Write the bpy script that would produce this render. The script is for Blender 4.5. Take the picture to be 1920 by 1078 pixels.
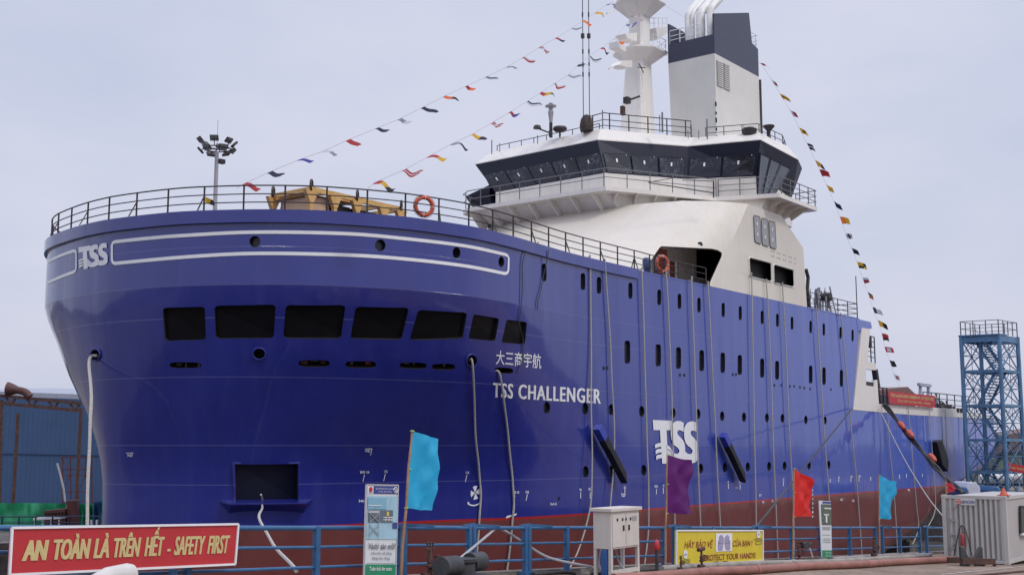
import bpy, bmesh, math, random
from mathutils import Vector, Matrix
from mathutils.bvhtree import BVHTree
random.seed(7)
R = math.radians
for o in list(bpy.data.objects): bpy.data.objects.remove(o)
SC = bpy.context.scene; COL = SC.collection

# ------------------------------------------------------------------ camera, sky, sun
ZC = 4.4                                   # eye height above the quay by the container
PITCH = 0.132414; YAWA = 0.661157          # camera pitch; angle of the ship's axis from the view axis
F_ = 2230.0
cam = bpy.data.cameras.new('camera'); cam.sensor_width = 36.0; cam.lens = F_/1920*36
cam.clip_start = .1; cam.clip_end = 9000
camo = bpy.data.objects.new('camera', cam); COL.objects.link(camo)
camo.location = (0, 0, ZC); camo.rotation_euler = (R(90)+PITCH, 0, 0); SC.camera = camo

SUN_DIR = Vector((.66, -.50, 1.0)).normalized()
sun_el = math.asin(SUN_DIR.z); sun_az = math.atan2(SUN_DIR.x, SUN_DIR.y)
w = bpy.data.worlds.new('World'); SC.world = w; w.use_nodes = True
nt = w.node_tree; nt.nodes.clear()
def N(nt, t, **k):
    n = nt.nodes.new(t)
    for a, b in k.items():
        if a in n.inputs: n.inputs[a].default_value = b
        else: setattr(n, a, b)
    return n
sky = N(nt, 'ShaderNodeTexSky', sky_type='NISHITA', sun_disc=False, sun_elevation=sun_el, sun_rotation=sun_az, dust_density=4.0)
tc = N(nt, 'ShaderNodeTexCoord'); sep = N(nt, 'ShaderNodeSeparateXYZ'); nt.links.new(tc.outputs['Generated'], sep.inputs[0])
noi = N(nt, 'ShaderNodeTexNoise', Scale=2.2, Detail=5.0, Roughness=.55)
mp = N(nt, 'ShaderNodeMapping'); mp.inputs['Scale'].default_value = (1, 1, 2.6)
nt.links.new(tc.outputs['Generated'], mp.inputs[0]); nt.links.new(mp.outputs[0], noi.inputs['Vector'])
cr = N(nt, 'ShaderNodeValToRGB'); nt.links.new(noi.outputs['Fac'], cr.inputs[0])
cr.color_ramp.elements[0].position = .34; cr.color_ramp.elements[0].color = (.61, .665, .84, 1)
cr.color_ramp.elements[1].position = .66; cr.color_ramp.elements[1].color = (.755, .77, .915, 1)
zr = N(nt, 'ShaderNodeValToRGB'); nt.links.new(sep.outputs['Z'], zr.inputs[0])    # thin overcast: brighter overhead
zr.color_ramp.elements[0].position = 0.0; zr.color_ramp.elements[0].color = (.42, .42, .42, 1)
zr.color_ramp.elements[1].position = 1.0; zr.color_ramp.elements[1].color = (1., 1., 1., 1)
e = zr.color_ramp.elements.new(.40); e.color = (.445, .445, .445, 1)
mul = N(nt, 'ShaderNodeMixRGB', blend_type='MULTIPLY'); mul.inputs[0].default_value = 1
nt.links.new(cr.outputs[0], mul.inputs[1]); nt.links.new(zr.outputs[0], mul.inputs[2])
gain = N(nt, 'ShaderNodeVectorMath', operation='SCALE'); gain.inputs['Scale'].default_value = 22.0
nt.links.new(mul.outputs[0], gain.inputs[0])
mix = N(nt, 'ShaderNodeMixRGB'); mix.inputs[0].default_value = .90
nt.links.new(sky.outputs[0], mix.inputs[1]); nt.links.new(gain.outputs[0], mix.inputs[2])
bg = N(nt, 'ShaderNodeBackground', Strength=.1); nt.links.new(mix.outputs[0], bg.inputs[0])
wo = N(nt, 'ShaderNodeOutputWorld'); nt.links.new(bg.outputs[0], wo.inputs[0])

sl = bpy.data.lights.new('sun', 'SUN'); sl.energy = 1.25; sl.angle = R(10); sl.color = (1, .95, .88)
so = bpy.data.objects.new('sun', sl); COL.objects.link(so); so.rotation_euler = SUN_DIR.to_track_quat('Z', 'Y').to_euler()
SC.view_settings.view_transform = 'Standard'; SC.view_settings.look = 'None'; SC.view_settings.gamma = 1
SC.view_settings.exposure = 0.0; SC.view_settings.use_curve_mapping = False

# ------------------------------------------------------------------ frames
# ship frame: u runs aft, v to starboard (away), z up from the eye level; the port side plating is v = 0
ca, sa = math.cos(YAWA), math.sin(YAWA)
AFT = Vector((sa, ca)); STB = Vector((-ca, sa)); SD = 32.0
ROT = math.atan2(ca, sa)
def WL(u, v, z):
    xy = AFT*u + STB*(v+SD); return Vector((xy.x, xy.y, z+ZC))
def rayF(px, py):
    x = (px-960)/F_; y = (539-py)/F_
    d = Vector((x, math.cos(PITCH)-y*math.sin(PITCH), math.sin(PITCH)+y*math.cos(PITCH)))
    return Vector((d.x*AFT.x+d.y*AFT.y, d.x*STB.x+d.y*STB.y, d.z))
EYE = Vector((0, -SD, 0))
def PV(px, py, v=0.): d = rayF(px, py); return EYE + d*((SD+v)/d.y)
def PZ(px, py, z): d = rayF(px, py); return EYE + d*(z/d.z)
def PU(px, py, u): d = rayF(px, py); return EYE + d*(u/d.x)
def PW(px, py, Y):                       # on the upright plane at world distance Y
    d = rayF(px, py); wy = d.x*AFT.y + d.y*STB.y; return EYE + d*(Y/wy)
def zg(u): return -2.65-.0528*(min(max(u, -10), 62)-16)
def PG(px, py, h=0.):                    # on the sloping quay
    d = rayF(px, py); k = (-2.65+.0528*16+h)/(d.z+.0528*d.x); return EYE + d*k

# ------------------------------------------------------------------ materials
MATS = {}
def rgb(h):
    h = h.lstrip('#')
    return tuple(((int(h[i:i+2], 16)/255+.055)/1.055)**2.4 if int(h[i:i+2], 16) > 10 else int(h[i:i+2], 16)/255/12.92 for i in (0, 2, 4))
def mat(name, c, rough=.5, metal=0., var=.12, scale=3., bump=0., bscale=30., streak=0., streakc=None, coat=0., spec=.5, rust=0.):
    if name in MATS: return MATS[name]
    if isinstance(c, str): c = rgb(c)
    m = bpy.data.materials.new(name); m.use_nodes = True; t = m.node_tree; b = t.nodes['Principled BSDF']
    tcx = N(t, 'ShaderNodeTexCoord'); n = N(t, 'ShaderNodeTexNoise', Scale=scale, Detail=6., Roughness=.6)
    t.links.new(tcx.outputs['Object'], n.inputs['Vector'])
    r = N(t, 'ShaderNodeValToRGB'); t.links.new(n.outputs['Fac'], r.inputs[0])
    r.color_ramp.elements[0].position = .3; r.color_ramp.elements[1].position = .7
    r.color_ramp.elements[0].color = (*[x*(1-var) for x in c], 1); r.color_ramp.elements[1].color = (*[min(1, x*(1+var)) for x in c], 1)
    out = r.outputs[0]
    if streak:
        mpx = N(t, 'ShaderNodeMapping'); mpx.inputs['Scale'].default_value = (2.2, 2.2, .16)
        t.links.new(tcx.outputs['Object'], mpx.inputs[0])
        n2 = N(t, 'ShaderNodeTexNoise', Scale=1.6, Detail=5., Roughness=.65); t.links.new(mpx.outputs[0], n2.inputs['Vector'])
        r2 = N(t, 'ShaderNodeValToRGB'); t.links.new(n2.outputs['Fac'], r2.inputs[0])
        r2.color_ramp.elements[0].position = .5; r2.color_ramp.elements[1].position = .8
        r2.color_ramp.elements[0].color = (0, 0, 0, 1); r2.color_ramp.elements[1].color = (streak,)*3+(1,)
        mx = N(t, 'ShaderNodeMixRGB'); t.links.new(r2.outputs[0], mx.inputs[0]); t.links.new(out, mx.inputs[1])
        mx.inputs[2].default_value = (*(streakc or (.25, .17, .1)), 1); out = mx.outputs[0]
    if rust:
        n3 = N(t, 'ShaderNodeTexNoise', Scale=scale*2.3, Detail=8., Roughness=.7); t.links.new(tcx.outputs['Object'], n3.inputs['Vector'])
        r3 = N(t, 'ShaderNodeValToRGB'); t.links.new(n3.outputs['Fac'], r3.inputs[0])
        r3.color_ramp.elements[0].position = .56; r3.color_ramp.elements[1].position = .66
        r3.color_ramp.elements[0].color = (0, 0, 0, 1); r3.color_ramp.elements[1].color = (rust,)*3+(1,)
        mx = N(t, 'ShaderNodeMixRGB'); t.links.new(r3.outputs[0], mx.inputs[0]); t.links.new(out, mx.inputs[1])
        mx.inputs[2].default_value = (.11, .05, .03, 1); out = mx.outputs[0]
    t.links.new(out, b.inputs['Base Color'])
    b.inputs['Roughness'].default_value = rough; b.inputs['Metallic'].default_value = metal
    b.inputs['Coat Weight'].default_value = coat; b.inputs['Coat Roughness'].default_value = .06
    b.inputs['Specular IOR Level'].default_value = spec
    if bump:
        nb = N(t, 'ShaderNodeTexNoise', Scale=bscale, Detail=4.); t.links.new(tcx.outputs['Object'], nb.inputs['Vector'])
        bp = N(t, 'ShaderNodeBump', Strength=bump, Distance=.02); t.links.new(nb.outputs['Fac'], bp.inputs['Height']); t.links.new(bp.outputs[0], b.inputs['Normal'])
    MATS[name] = m; return m

def hull_material():
    m = bpy.data.materials.new('hull_paint'); m.use_nodes = True; t = m.node_tree; b = t.nodes['Principled BSDF']
    L = t.links.new
    tcx = N(t, 'ShaderNodeTexCoord'); sp = N(t, 'ShaderNodeSeparateXYZ'); L(tcx.outputs['Object'], sp.inputs[0])
    def M(op, a, bb, clamp=False):
        n = N(t, 'ShaderNodeMath', operation=op); n.use_clamp = clamp
        for i, x in enumerate((a, bb)):
            if x is None: continue
            if isinstance(x, (int, float)): n.inputs[i].default_value = x
            else: L(x, n.inputs[i])
        return n.outputs[0]
    z = M('SUBTRACT', sp.outputs['Z'], KEEL)
    # paint zones
    n = N(t, 'ShaderNodeTexNoise', Scale=.5, Detail=6., Roughness=.6); L(tcx.outputs['Object'], n.inputs['Vector'])
    def ramp(src, p0, c0, p1, c1):
        r = N(t, 'ShaderNodeValToRGB'); L(src, r.inputs[0]); e = r.color_ramp.elements
        e[0].position = p0; e[0].color = (*c0, 1); e[1].position = p1; e[1].color = (*c1, 1); return r.outputs[0]
    blue = ramp(n.outputs['Fac'], .3, (.011, .0175, .185), .7, (.015, .024, .235))
    red = ramp(n.outputs['Fac'], .3, (.13, .025, .022), .7, (.17, .035, .031))
    line = (.36, .013, .014)
    def mixc(f, a, bb):
        x = N(t, 'ShaderNodeMixRGB')
        if isinstance(f, (int, float)): x.inputs[0].default_value = f
        else: L(f, x.inputs[0])
        for i, c in ((1, a), (2, bb)):
            if isinstance(c, tuple): x.inputs[i].default_value = (*c, 1)
            else: L(c, x.inputs[i])
        return x.outputs[0]
    # pale dust streaks
    mpx = N(t, 'ShaderNodeMapping'); mpx.inputs['Scale'].default_value = (1.1, 1.1, .07); L(tcx.outputs['Object'], mpx.inputs[0])
    n2 = N(t, 'ShaderNodeTexNoise', Scale=1.5, Detail=6., Roughness=.65); L(mpx.outputs[0], n2.inputs['Vector'])
    st = ramp(n2.outputs['Fac'], .5, (0, 0, 0), .78, (.20, .20, .20))
    ucl = M('DIVIDE', M('SUBTRACT', sp.outputs['X'], 42.), 45., True)     # grows toward the stern; drives the painted haze tint and streak strength
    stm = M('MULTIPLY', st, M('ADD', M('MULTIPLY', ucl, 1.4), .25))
    blue = mixc(M('MULTIPLY', ucl, .6), blue, (.07, .145, .62))  # haze and sky reflection painted into the colour: paler, bluer plating aft
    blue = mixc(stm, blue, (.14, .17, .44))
    dust = ramp(n2.outputs['Fac'], .35, (.0, .0, .0), .75, (.5, .5, .5))
    red = mixc(M('MULTIPLY', dust, .22), red, (.19, .085, .075))
    c = mixc(M('GREATER_THAN', z, -3.12), line, blue)
    c = mixc(M('LESS_THAN', z, -3.22), c, red)
    # weld seams: thin lines along and up the plating
    seam = None
    for zz, wd in ((6.08, .02), (4.85, .022), (2.62, .018), (0.02, .02), (-1.5, .018), (7.55, .012)):
        s = M('COMPARE', z, zz); t.nodes[-1].inputs[2].default_value = wd
        seam = s if seam is None else M('MAXIMUM', seam, s)
    fx = M('FRACT', M('DIVIDE', sp.outputs['X'], 6.4), None)
    vs = M('COMPARE', fx, .5); t.nodes[-1].inputs[2].default_value = .0024
    hs = M('MAXIMUM', seam, M('MULTIPLY', M('MULTIPLY', vs, .35), M('GREATER_THAN', sp.outputs['X'], 45.)))
    c = mixc(M('MULTIPLY', hs, .30), c, (.16, .18, .36))
    L(c, b.inputs['Base Color'])
    ro = ramp(n2.outputs['Fac'], .3, (.24, .24, .24), .75, (.42, .42, .42))
    ro2 = mixc(M('GREATER_THAN', z, -3.2), (.5, .5, .5), ro)
    L(ro2, b.inputs['Roughness'])
    b.inputs['Coat Weight'].default_value = .8; b.inputs['Coat Roughness'].default_value = .07
    # plate waviness
    mpb = N(t, 'ShaderNodeMapping'); mpb.inputs['Scale'].default_value = (.75, .75, .16); L(tcx.outputs['Object'], mpb.inputs[0])
    nb = N(t, 'ShaderNodeTexNoise', Scale=1.0, Detail=1.5, Roughness=.4); L(mpb.outputs[0], nb.inputs['Vector'])
    rip = M('MULTIPLY', M('SINE', M('MULTIPLY', sp.outputs['X'], 5.2), None), .035)      # slight hollows between the frames
    hh = M('ADD', M('ADD', nb.outputs['Fac'], rip), M('MULTIPLY', hs, .06))
    bp = N(t, 'ShaderNodeBump', Strength=.75, Distance=.06); L(hh, bp.inputs['Height']); L(bp.outputs[0], b.inputs['Normal'])
    L(bp.outputs[0], b.inputs['Coat Normal'])
    return m

# ------------------------------------------------------------------ mesh helper
class MB:
    def __init__(s): s.v = []; s.f = []; s.m = []; s.mi = 0
    def add(s, vs, fs):
        o = len(s.v); s.v += [Vector(x) for x in vs]; s.f += [tuple(i+o for i in f) for f in fs]; s.m += [s.mi]*len(fs); return s
    def box(s, x0, x1, y0, y1, z0, z1):
        return s.add([(x0,y0,z0),(x1,y0,z0),(x1,y1,z0),(x0,y1,z0),(x0,y0,z1),(x1,y0,z1),(x1,y1,z1),(x0,y1,z1)],
                     [(3,2,1,0),(4,5,6,7),(0,1,5,4),(1,2,6,5),(2,3,7,6),(3,0,4,7)])
    def prism(s, pts, d):                # pts: list of 3D points, extruded by vector d
        n = len(pts); d = Vector(d); a = [Vector(p) for p in pts]
        return s.add(a+[p+d for p in a], [tuple(range(n))[::-1], tuple(range(n, 2*n))]+[(i, (i+1) % n, n+(i+1) % n, n+i) for i in range(n)])
    def loft(s, rings, cap=True, closed=True):
        n = len(rings[0]); vs = [p for r in rings for p in r]; fs = []
        for k in range(len(rings)-1):
            for i in range(n if closed else n-1):
                j = (i+1) % n; fs.append((k*n+i, k*n+j, (k+1)*n+j, (k+1)*n+i))
        if cap: fs += [tuple(range(n))[::-1], tuple(range((len(rings)-1)*n, len(rings)*n))]
        return s.add(vs, fs)
    def tube(s, pts, r, n=6, cap=True):
        pts = [Vector(p) for p in pts]; rs = r if isinstance(r, (list, tuple)) else [r]*len(pts); rings = []
        up = Vector((0, 0, 1)); pn = None
        for i, p in enumerate(pts):
            t = (pts[min(i+1, len(pts)-1)]-pts[max(i-1, 0)])
            if t.length < 1e-9: t = Vector((0, 0, 1))
            t.normalize()
            if pn is None:
                a = up if abs(t.z) < .9 else Vector((1, 0, 0)); pn = t.cross(a).normalized()
            else:
                pn = (pn-t*pn.dot(t)); pn = pn.normalized() if pn.length > 1e-6 else t.orthogonal().normalized()
            bn = t.cross(pn)
            rings.append([p+(pn*math.cos(2*math.pi*k/n)+bn*math.sin(2*math.pi*k/n))*rs[i] for k in range(n)])
        return s.loft(rings, cap)
    def lathe(s, prof, c, n=12):         # profile (radius, z) about a vertical axis through c
        c = Vector(c); return s.loft([[c+Vector((r*math.cos(2*math.pi*k/n), r*math.sin(2*math.pi*k/n), z)) for k in range(n)] for r, z in prof])
    def torus(s, c, ax, R_, r, n=24, k=8):
        ax = Vector(ax).normalized(); a = ax.orthogonal().normalized(); b = ax.cross(a); c = Vector(c); vs = []; fs = []
        for i in range(n):
            d = a*math.cos(2*math.pi*i/n)+b*math.sin(2*math.pi*i/n)
            for j in range(k): vs.append(c+d*(R_+r*math.cos(2*math.pi*j/k))+ax*(r*math.sin(2*math.pi*j/k)))
        for i in range(n):
            for j in range(k): fs.append((i*k+j, ((i+1) % n)*k+j, ((i+1) % n)*k+(j+1) % k, i*k+(j+1) % k))
        return s.add(vs, fs)
    def bar(s, a, b, wx, wz=None):       # square bar between two points
        a = Vector(a); b = Vector(b); t = (b-a).normalized(); wz = wz or wx
        up = Vector((0, 0, 1)) if abs(t.z) < .95 else Vector((1, 0, 0))
        x = t.cross(up).normalized()*wx/2; y = x.cross(t).normalized()*wz/2
        return s.loft([[p-x-y, p+x-y, p+x+y, p-x+y] for p in (a, b)])
    def build(s, name, m, parent=None, smooth=False, bevel=0., angle=40):
        org = parent['org'] if parent is not None and 'org' in parent else None
        P_ = Vector(org) if org is not None else Vector((0, 0, 0))
        me = bpy.data.meshes.new(name); me.from_pydata([tuple(x-P_) for x in s.v], [], s.f)
        ms = m if isinstance(m, (list, tuple)) else [m]
        for x in ms: me.materials.append(x)
        for p, k in zip(me.polygons, s.m): p.material_index = k
        bm = bmesh.new(); bm.from_mesh(me); bmesh.ops.recalc_face_normals(bm, faces=bm.faces); bm.to_mesh(me); bm.free()
        me.update()
        o = bpy.data.objects.new(name, me); COL.objects.link(o)
        if smooth:
            me.shade_smooth(); me.set_sharp_from_angle(angle=R(angle))
        if bevel:
            bv = o.modifiers.new('bevel', 'BEVEL'); bv.width = bevel; bv.segments = 2; bv.limit_method = 'ANGLE'
        if parent is not None: o.parent = parent; o['org'] = list(P_)
        return o
def setp(o, label=None, cat=None, group=None, kind=None):
    for k, x in (('label', label), ('category', cat), ('group', group), ('kind', kind)):
        if x: o[k] = x
    return o
def thing(name, label, cat, org, group=None):      # Empty in the ship-aligned frame at org
    o = bpy.data.objects.new(name, None); COL.objects.link(o); org = Vector(org); o['org'] = list(org)
    o.location = WL(*org); o.rotation_euler = (0, 0, ROT); o.empty_display_size = .3
    return setp(o, label, cat, group)
def solo(mb, name, m, label, cat, org, group=None, kind=None, **k):   # a thing of one mesh
    tmp = {'org': list(org)}
    class Q(dict): pass
    o = None
    P_ = Vector(org)
    mb.v = [x-P_ for x in mb.v]
    o = mb.build(name, m, None, **k); o.location = WL(*P_); o.rotation_euler = (0, 0, ROT); o['org'] = list(P_)
    return setp(o, label, cat, group, kind)

def catmull(P, n):
    P = [Vector(p) for p in P]; out = []
    for i in range(len(P)-1):
        a = P[max(i-1, 0)]; b = P[i]; c = P[i+1]; d = P[min(i+2, len(P)-1)]
        for k in range(n):
            t = k/n; out.append(.5*((2*b)+(c-a)*t+(2*a-5*b+4*c-d)*t*t+(3*b-a-3*c+d)*t**3))
    out.append(P[-1]); return out
def resample(P, n):
    d = [0]
    for a, b in zip(P, P[1:]): d.append(d[-1]+(b-a).length)
    out = []; j = 0
    for i in range(n):
        s = d[-1]*i/(n-1)
        while j < len(P)-2 and d[j+1] < s: j += 1
        t = (s-d[j])/max(d[j+1]-d[j], 1e-9); out.append(P[j].lerp(P[j+1], min(max(t, 0), 1)))
    return out

def text2d(txt, bold=.0, shear=0., cuts=0, gap=1.):        # triangulated lettering in a unit box, plus its aspect
    cu = bpy.data.curves.new('t', 'FONT'); cu.body = txt; cu.offset = bold; cu.shear = shear; cu.space_character = gap; cu.resolution_u = 3; cu.fill_mode = 'FRONT'
    ob = bpy.data.objects.new('t', cu); COL.objects.link(ob); bpy.context.view_layer.update()
    ev = ob.evaluated_get(bpy.context.evaluated_depsgraph_get()); me = ev.to_mesh()
    bm = bmesh.new(); bm.from_mesh(me); ev.to_mesh_clear(); bpy.data.objects.remove(ob); bpy.data.curves.remove(cu)
    return unitbox(bm, cuts)
def vfit(txt, base, cap):                          # vertical extent of a word whose capitals stand cap high on base
    def ext(t):
        cu = bpy.data.curves.new('t', 'FONT'); cu.body = t; ob = bpy.data.objects.new('t', cu); COL.objects.link(ob); bpy.context.view_layer.update()
        me = ob.evaluated_get(bpy.context.evaluated_depsgraph_get()).to_mesh(); ys = [q.co.y for q in me.vertices]; o = (min(ys), max(ys)); bpy.data.objects.remove(ob); bpy.data.curves.remove(cu); return o
    h = ext('H')[1]; a, b = ext(txt); return base+a/h*cap, base+b/h*cap
def unitbox(bm, cuts, keep=False):
    if not keep:
        xs = [q.co.x for q in bm.verts]; ys = [q.co.y for q in bm.verts]; x0, x1, y0, y1 = min(xs), max(xs), min(ys), max(ys)
        for q in bm.verts: q.co = ((q.co.x-x0)/(x1-x0), (q.co.y-y0)/(y1-y0), 0)
    bmesh.ops.triangulate(bm, faces=bm.faces)
    for k in range(1, cuts):
        bmesh.ops.bisect_plane(bm, geom=bm.verts[:]+bm.edges[:]+bm.faces[:], plane_co=(k/cuts, 0, 0), plane_no=(1, 0, 0))
    vs = [(q.co.x, q.co.y) for q in bm.verts]; bm.verts.index_update(); fs = [tuple(q.index for q in f.verts) for f in bm.faces]; bm.free()
    return vs, fs
def bil(q, x, y):                                  # q: TL, TR, BR, BL
    a = Vector(q[0]).lerp(Vector(q[1]), x); b = Vector(q[3]).lerp(Vector(q[2]), x); return b.lerp(a, y)
def lettering(mb, txt, q, off=(0, 0, 0), bold=0., shear=0., strike=0.):     # flat lettering on a 3D quad; strike widens the stems
    vs, fs = text2d(txt, bold, shear); o = Vector(off); n = 4 if strike else 1
    for k in range(n):
        dx = strike*(k/(n-1)-.5) if n > 1 else 0
        mb.add([bil(q, x*(1-strike)+strike/2+dx, y)+o*(1+k*.12) for x, y in vs], fs)
    return mb
def sub(q, x0, x1, y0, y1): return [bil(q, x0, y1), bil(q, x1, y1), bil(q, x1, y0), bil(q, x0, y0)]   # y up
def rrect(q, r=.15, n=3):                          # rounded outline inside a quad of 2D points
    pts = []
    for cx, cy, a0 in ((1-r, 1-r, 0), (r, 1-r, 90), (r, r, 180), (1-r, r, 270)):
        for k in range(n+1):
            a = R(a0+90*k/n); pts.append(bil([Vector((*p, 0)) for p in q], cx+r*math.cos(a), cy+r*math.sin(a)))
    return pts
def stroke2d(P, wd, n=8):                          # ribbon along a smooth 2D path
    C = catmull([Vector((x, y, 0)) for x, y in P], n); L = []; Rr = []
    for i, p in enumerate(C):
        t = (C[min(i+1, len(C)-1)]-C[max(i-1, 0)]).normalized(); nn = Vector((-t.y, t.x, 0))*wd/2; L.append(p+nn); Rr.append(p-nn)
    return L+Rr[::-1], [(i, i+1, 2*len(C)-2-i, 2*len(C)-1-i) for i in range(len(C)-1)]

M_dark = mat('dark_interior', (.012, .012, .014), .7)
KEEL = 9.0
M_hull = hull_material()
M_white = mat('white_marking', '#E4E4E6', .45, var=.04)
M_cream = mat('cream_paint', (.62, .58, .51), .38, var=.05, scale=.35, streak=.6, streakc=(.60, .47, .31), coat=.15)
M_wht = mat('white_paint', (.72, .69, .64), .38, var=.05, scale=.4, streak=.5, streakc=(.60, .50, .38), coat=.15)
M_wht2 = mat('mast_white', (.82, .80, .76), .4, var=.05, scale=.5, streak=.4, streakc=(.6, .5, .4))
M_grey = mat('pale_grey_paint', (.66, .65, .61), .42, var=.05, scale=.6, streak=.15, streakc=(.45, .42, .36))
M_navy = mat('navy_paint', (.010, .013, .030), .5, var=.15, spec=.3)
M_funnel = mat('funnel_navy', (.035, .04, .075), .4, var=.12, streak=.2, streakc=(.09, .1, .15), coat=.1)
M_rail = mat('dark_rail', (.035, .03, .03), .6, var=.3, scale=6)
M_lrail = mat('grey_rail', (.16, .16, .17), .5, var=.2, scale=6)
M_rope = mat('rope', (.42, .40, .37), .9, var=.25, scale=18, bump=.6, bscale=25)
M_roped = mat('dark_line', (.05, .05, .055), .8)

# ------------------------------------------------------------------ ship: hull shape
CL = 10.2
Bp = [(27.12, 10.2), (27.16, 9.2), (27.45, 7.5), (27.85, 6.0), (28.4, 4.85), (29.35, 3.3), (30.7, 1.75), (31.95, .85), (33, .25), (34.2, -.30), (35.9, -.72), (37.6, -.95), (40, -.82), (42, -.58), (44.6, -.26), (47, -.1), (50, -.02), (56, 0)]
Bs = [(27.12, 10.2), (27.2, 11.6), (27.5, 13.4), (27.9, 15.0), (28.6, 16.5), (29.6, 17.9), (30.9, 19.2), (32.2, 20.1), (34.2, 21.0), (37.4, 21.5), (42, 21.2), (47, 20.8), (50, 20.6), (56, 20.4)]
Wp = [(28.1, 10.2), (28.2, 9.3), (28.55, 8.0), (29.25, 6.6), (30.57, 4.98), (33, 3.75), (36.8, 2.72), (39.4, 1.95), (42.7, .68), (47.3, .16), (51, .02), (56, 0)]
Ws = [(28.1, 10.2), (28.25, 10.75), (28.7, 11.6), (29.5, 12.6), (30.7, 13.65), (33, 15.1), (36.8, 17.2), (42.7, 19.4), (47.3, 20.1), (51, 20.35), (56, 20.4)]
NB = 64
def side(P, mirrorP):
    ext = [(mirrorP[1][0], mirrorP[1][1], 0)] + [(a, b, 0) for a, b in P]
    return resample(catmull(ext, 10)[10:], NB)
cB = {1: side(Bp, Bs), -1: side(Bs, Bp)}; cW = {1: side(Wp, Ws), -1: side(Ws, Wp)}
STAB = [(6.1, 0), (5.5, .045), (5, .1), (4.5, .16), (4, .21), (3.5, .265), (3, .325), (2.5, .40), (2, .475), (1, .64), (0, .81), (-.9, .945), (-1.8, 1.)]
def s_of(z):
    if z >= 6.1: return 0.
    for (a, p), (b, q) in zip(STAB, STAB[1:]):
        if z >= b: return p+(q-p)*(a-z)/(a-b)
    return 1.
USTR = [58, 60, 62.5, 65, 67.5, 70, 72.5, 75, 77.5, 80, 82, 84, 86, 88, 90, 92, 94, 96, 98, 100, 102.5, 105, 107.5, 110, 112.6]
def zbot(u):
    T = [(0, -9), (84, -9), (86, -8.3), (91.8, -7.3), (94.6, -6.3), (97.2, -5.3), (103.4, -3.4), (107.6, -2.6), (112.6, -1.6)]
    for (a, b), (c, d) in zip(T, T[1:]):
        if u <= c: return b+(d-b)*(u-a)/(c-a)
    return T[-1][1]
def uend(z): return 79.3+(z-2.45)*(1.72/5.72)
def vhalf(z, v):                                   # bilge rounding
    k = max(0., min(1., (-7.0-z)/2.0)); sh = 1-(1-math.sqrt(max(0, 1-k*k)))*.28
    return CL+(v-CL)*sh
def hull_pt(sg, i, z):
    s = s_of(z); 
    if i < NB: p = cB[sg][i].lerp(cW[sg][i], s); u, v = p.x, p.y
    else: u = USTR[i-NB]; v = 0. if sg == 1 else 2*CL
    if z < -3.2 and u < 50: v = CL+(v-CL)*(1-.06*min(1, (-3.2-z)/5))
    if u > 100: v = CL+(v-CL)*(1-.02*(u-100)/12.6)
    z2 = z
    if u > 84 and z < 2.45: zb = zbot(u); z2 = zb+(z+9)*(2.45-zb)/11.45
    return Vector((u, vhalf(z, v), z2))
ZL = [-9, -8.9, -8.6, -8.2, -7.6, -7, -6, -5, -4, -3.17, -2.3, -1.4, -.6, .2, .9, 1.6, 2.45]
ZM = [2.45, 3, 3.5, 4, 4.5, 5, 5.5, 6.1]
ZT = [6.1, 6.8, 7.5, 8.2, 8.93]
IUP = NB+USTR.index(80)
def strip(mb, zs, upper):
    nmax = IUP if upper else NB+len(USTR)-1
    rows = []
    for z in zs:
        L = [hull_pt(1, i, z) for i in range(nmax+1)]; S_ = [hull_pt(-1, i, z) for i in range(1, nmax+1)]
        if upper: L[-1].x = uend(z); S_[-1].x = uend(z)
        rows.append(L[::-1]+S_)
    mb.loft(rows, cap=False, closed=False); return rows
mb = MB(); r1 = strip(mb, ZL, False); r2 = strip(mb, ZM, True); r3 = strip(mb, ZT, True)
n1 = len(r1[0])
for i in range(n1//2): mb.add([r1[0][i], r1[0][i+1], r1[0][n1-2-i], r1[0][n1-1-i]], [(0, 1, 2, 3)])          # bottom
for k in range(len(ZL)-1): mb.add([r1[k][0], r1[k+1][0], r1[k+1][-1], r1[k][-1]], [(0, 1, 2, 3)])             # transom
for rr in (r2, r3):
    for k in range(len(rr)-1): mb.add([rr[k][0], rr[k+1][0], rr[k+1][-1], rr[k][-1]], [(0, 1, 2, 3)])         # aft bulkhead
top = r3[-1]; nt_ = len(top)
for i in range(nt_//2): mb.add([top[i], top[i+1], top[nt_-2-i], top[nt_-1-i]], [(0, 1, 2, 3)])                # foredeck
low = r1[-1]; k0 = NB+len(USTR)-1-IUP
lowaft = low[:k0+1]; lowafts = low[len(low)-k0-1:]
lowaft = [p.copy() for p in lowaft]; lowafts = [p.copy() for p in lowafts]
lowaft[-1].x = uend(2.45); lowafts[0].x = uend(2.45)
for i in range(k0): mb.add([lowaft[i], lowaft[i+1], lowafts[-2-i], lowafts[-1-i]], [(0, 1, 2, 3)])            # aft working deck
SHIP = thing('support_ship', 'big blue and white ship with red underside on the dock behind the blue railing', 'ship', (27, CL, -KEEL))
# object space of the ship's parts: origin at the keel below the bow
SHIP['org'] = [0, 0, -KEEL]; SHIP.location = WL(0, 0, -KEEL)

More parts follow.
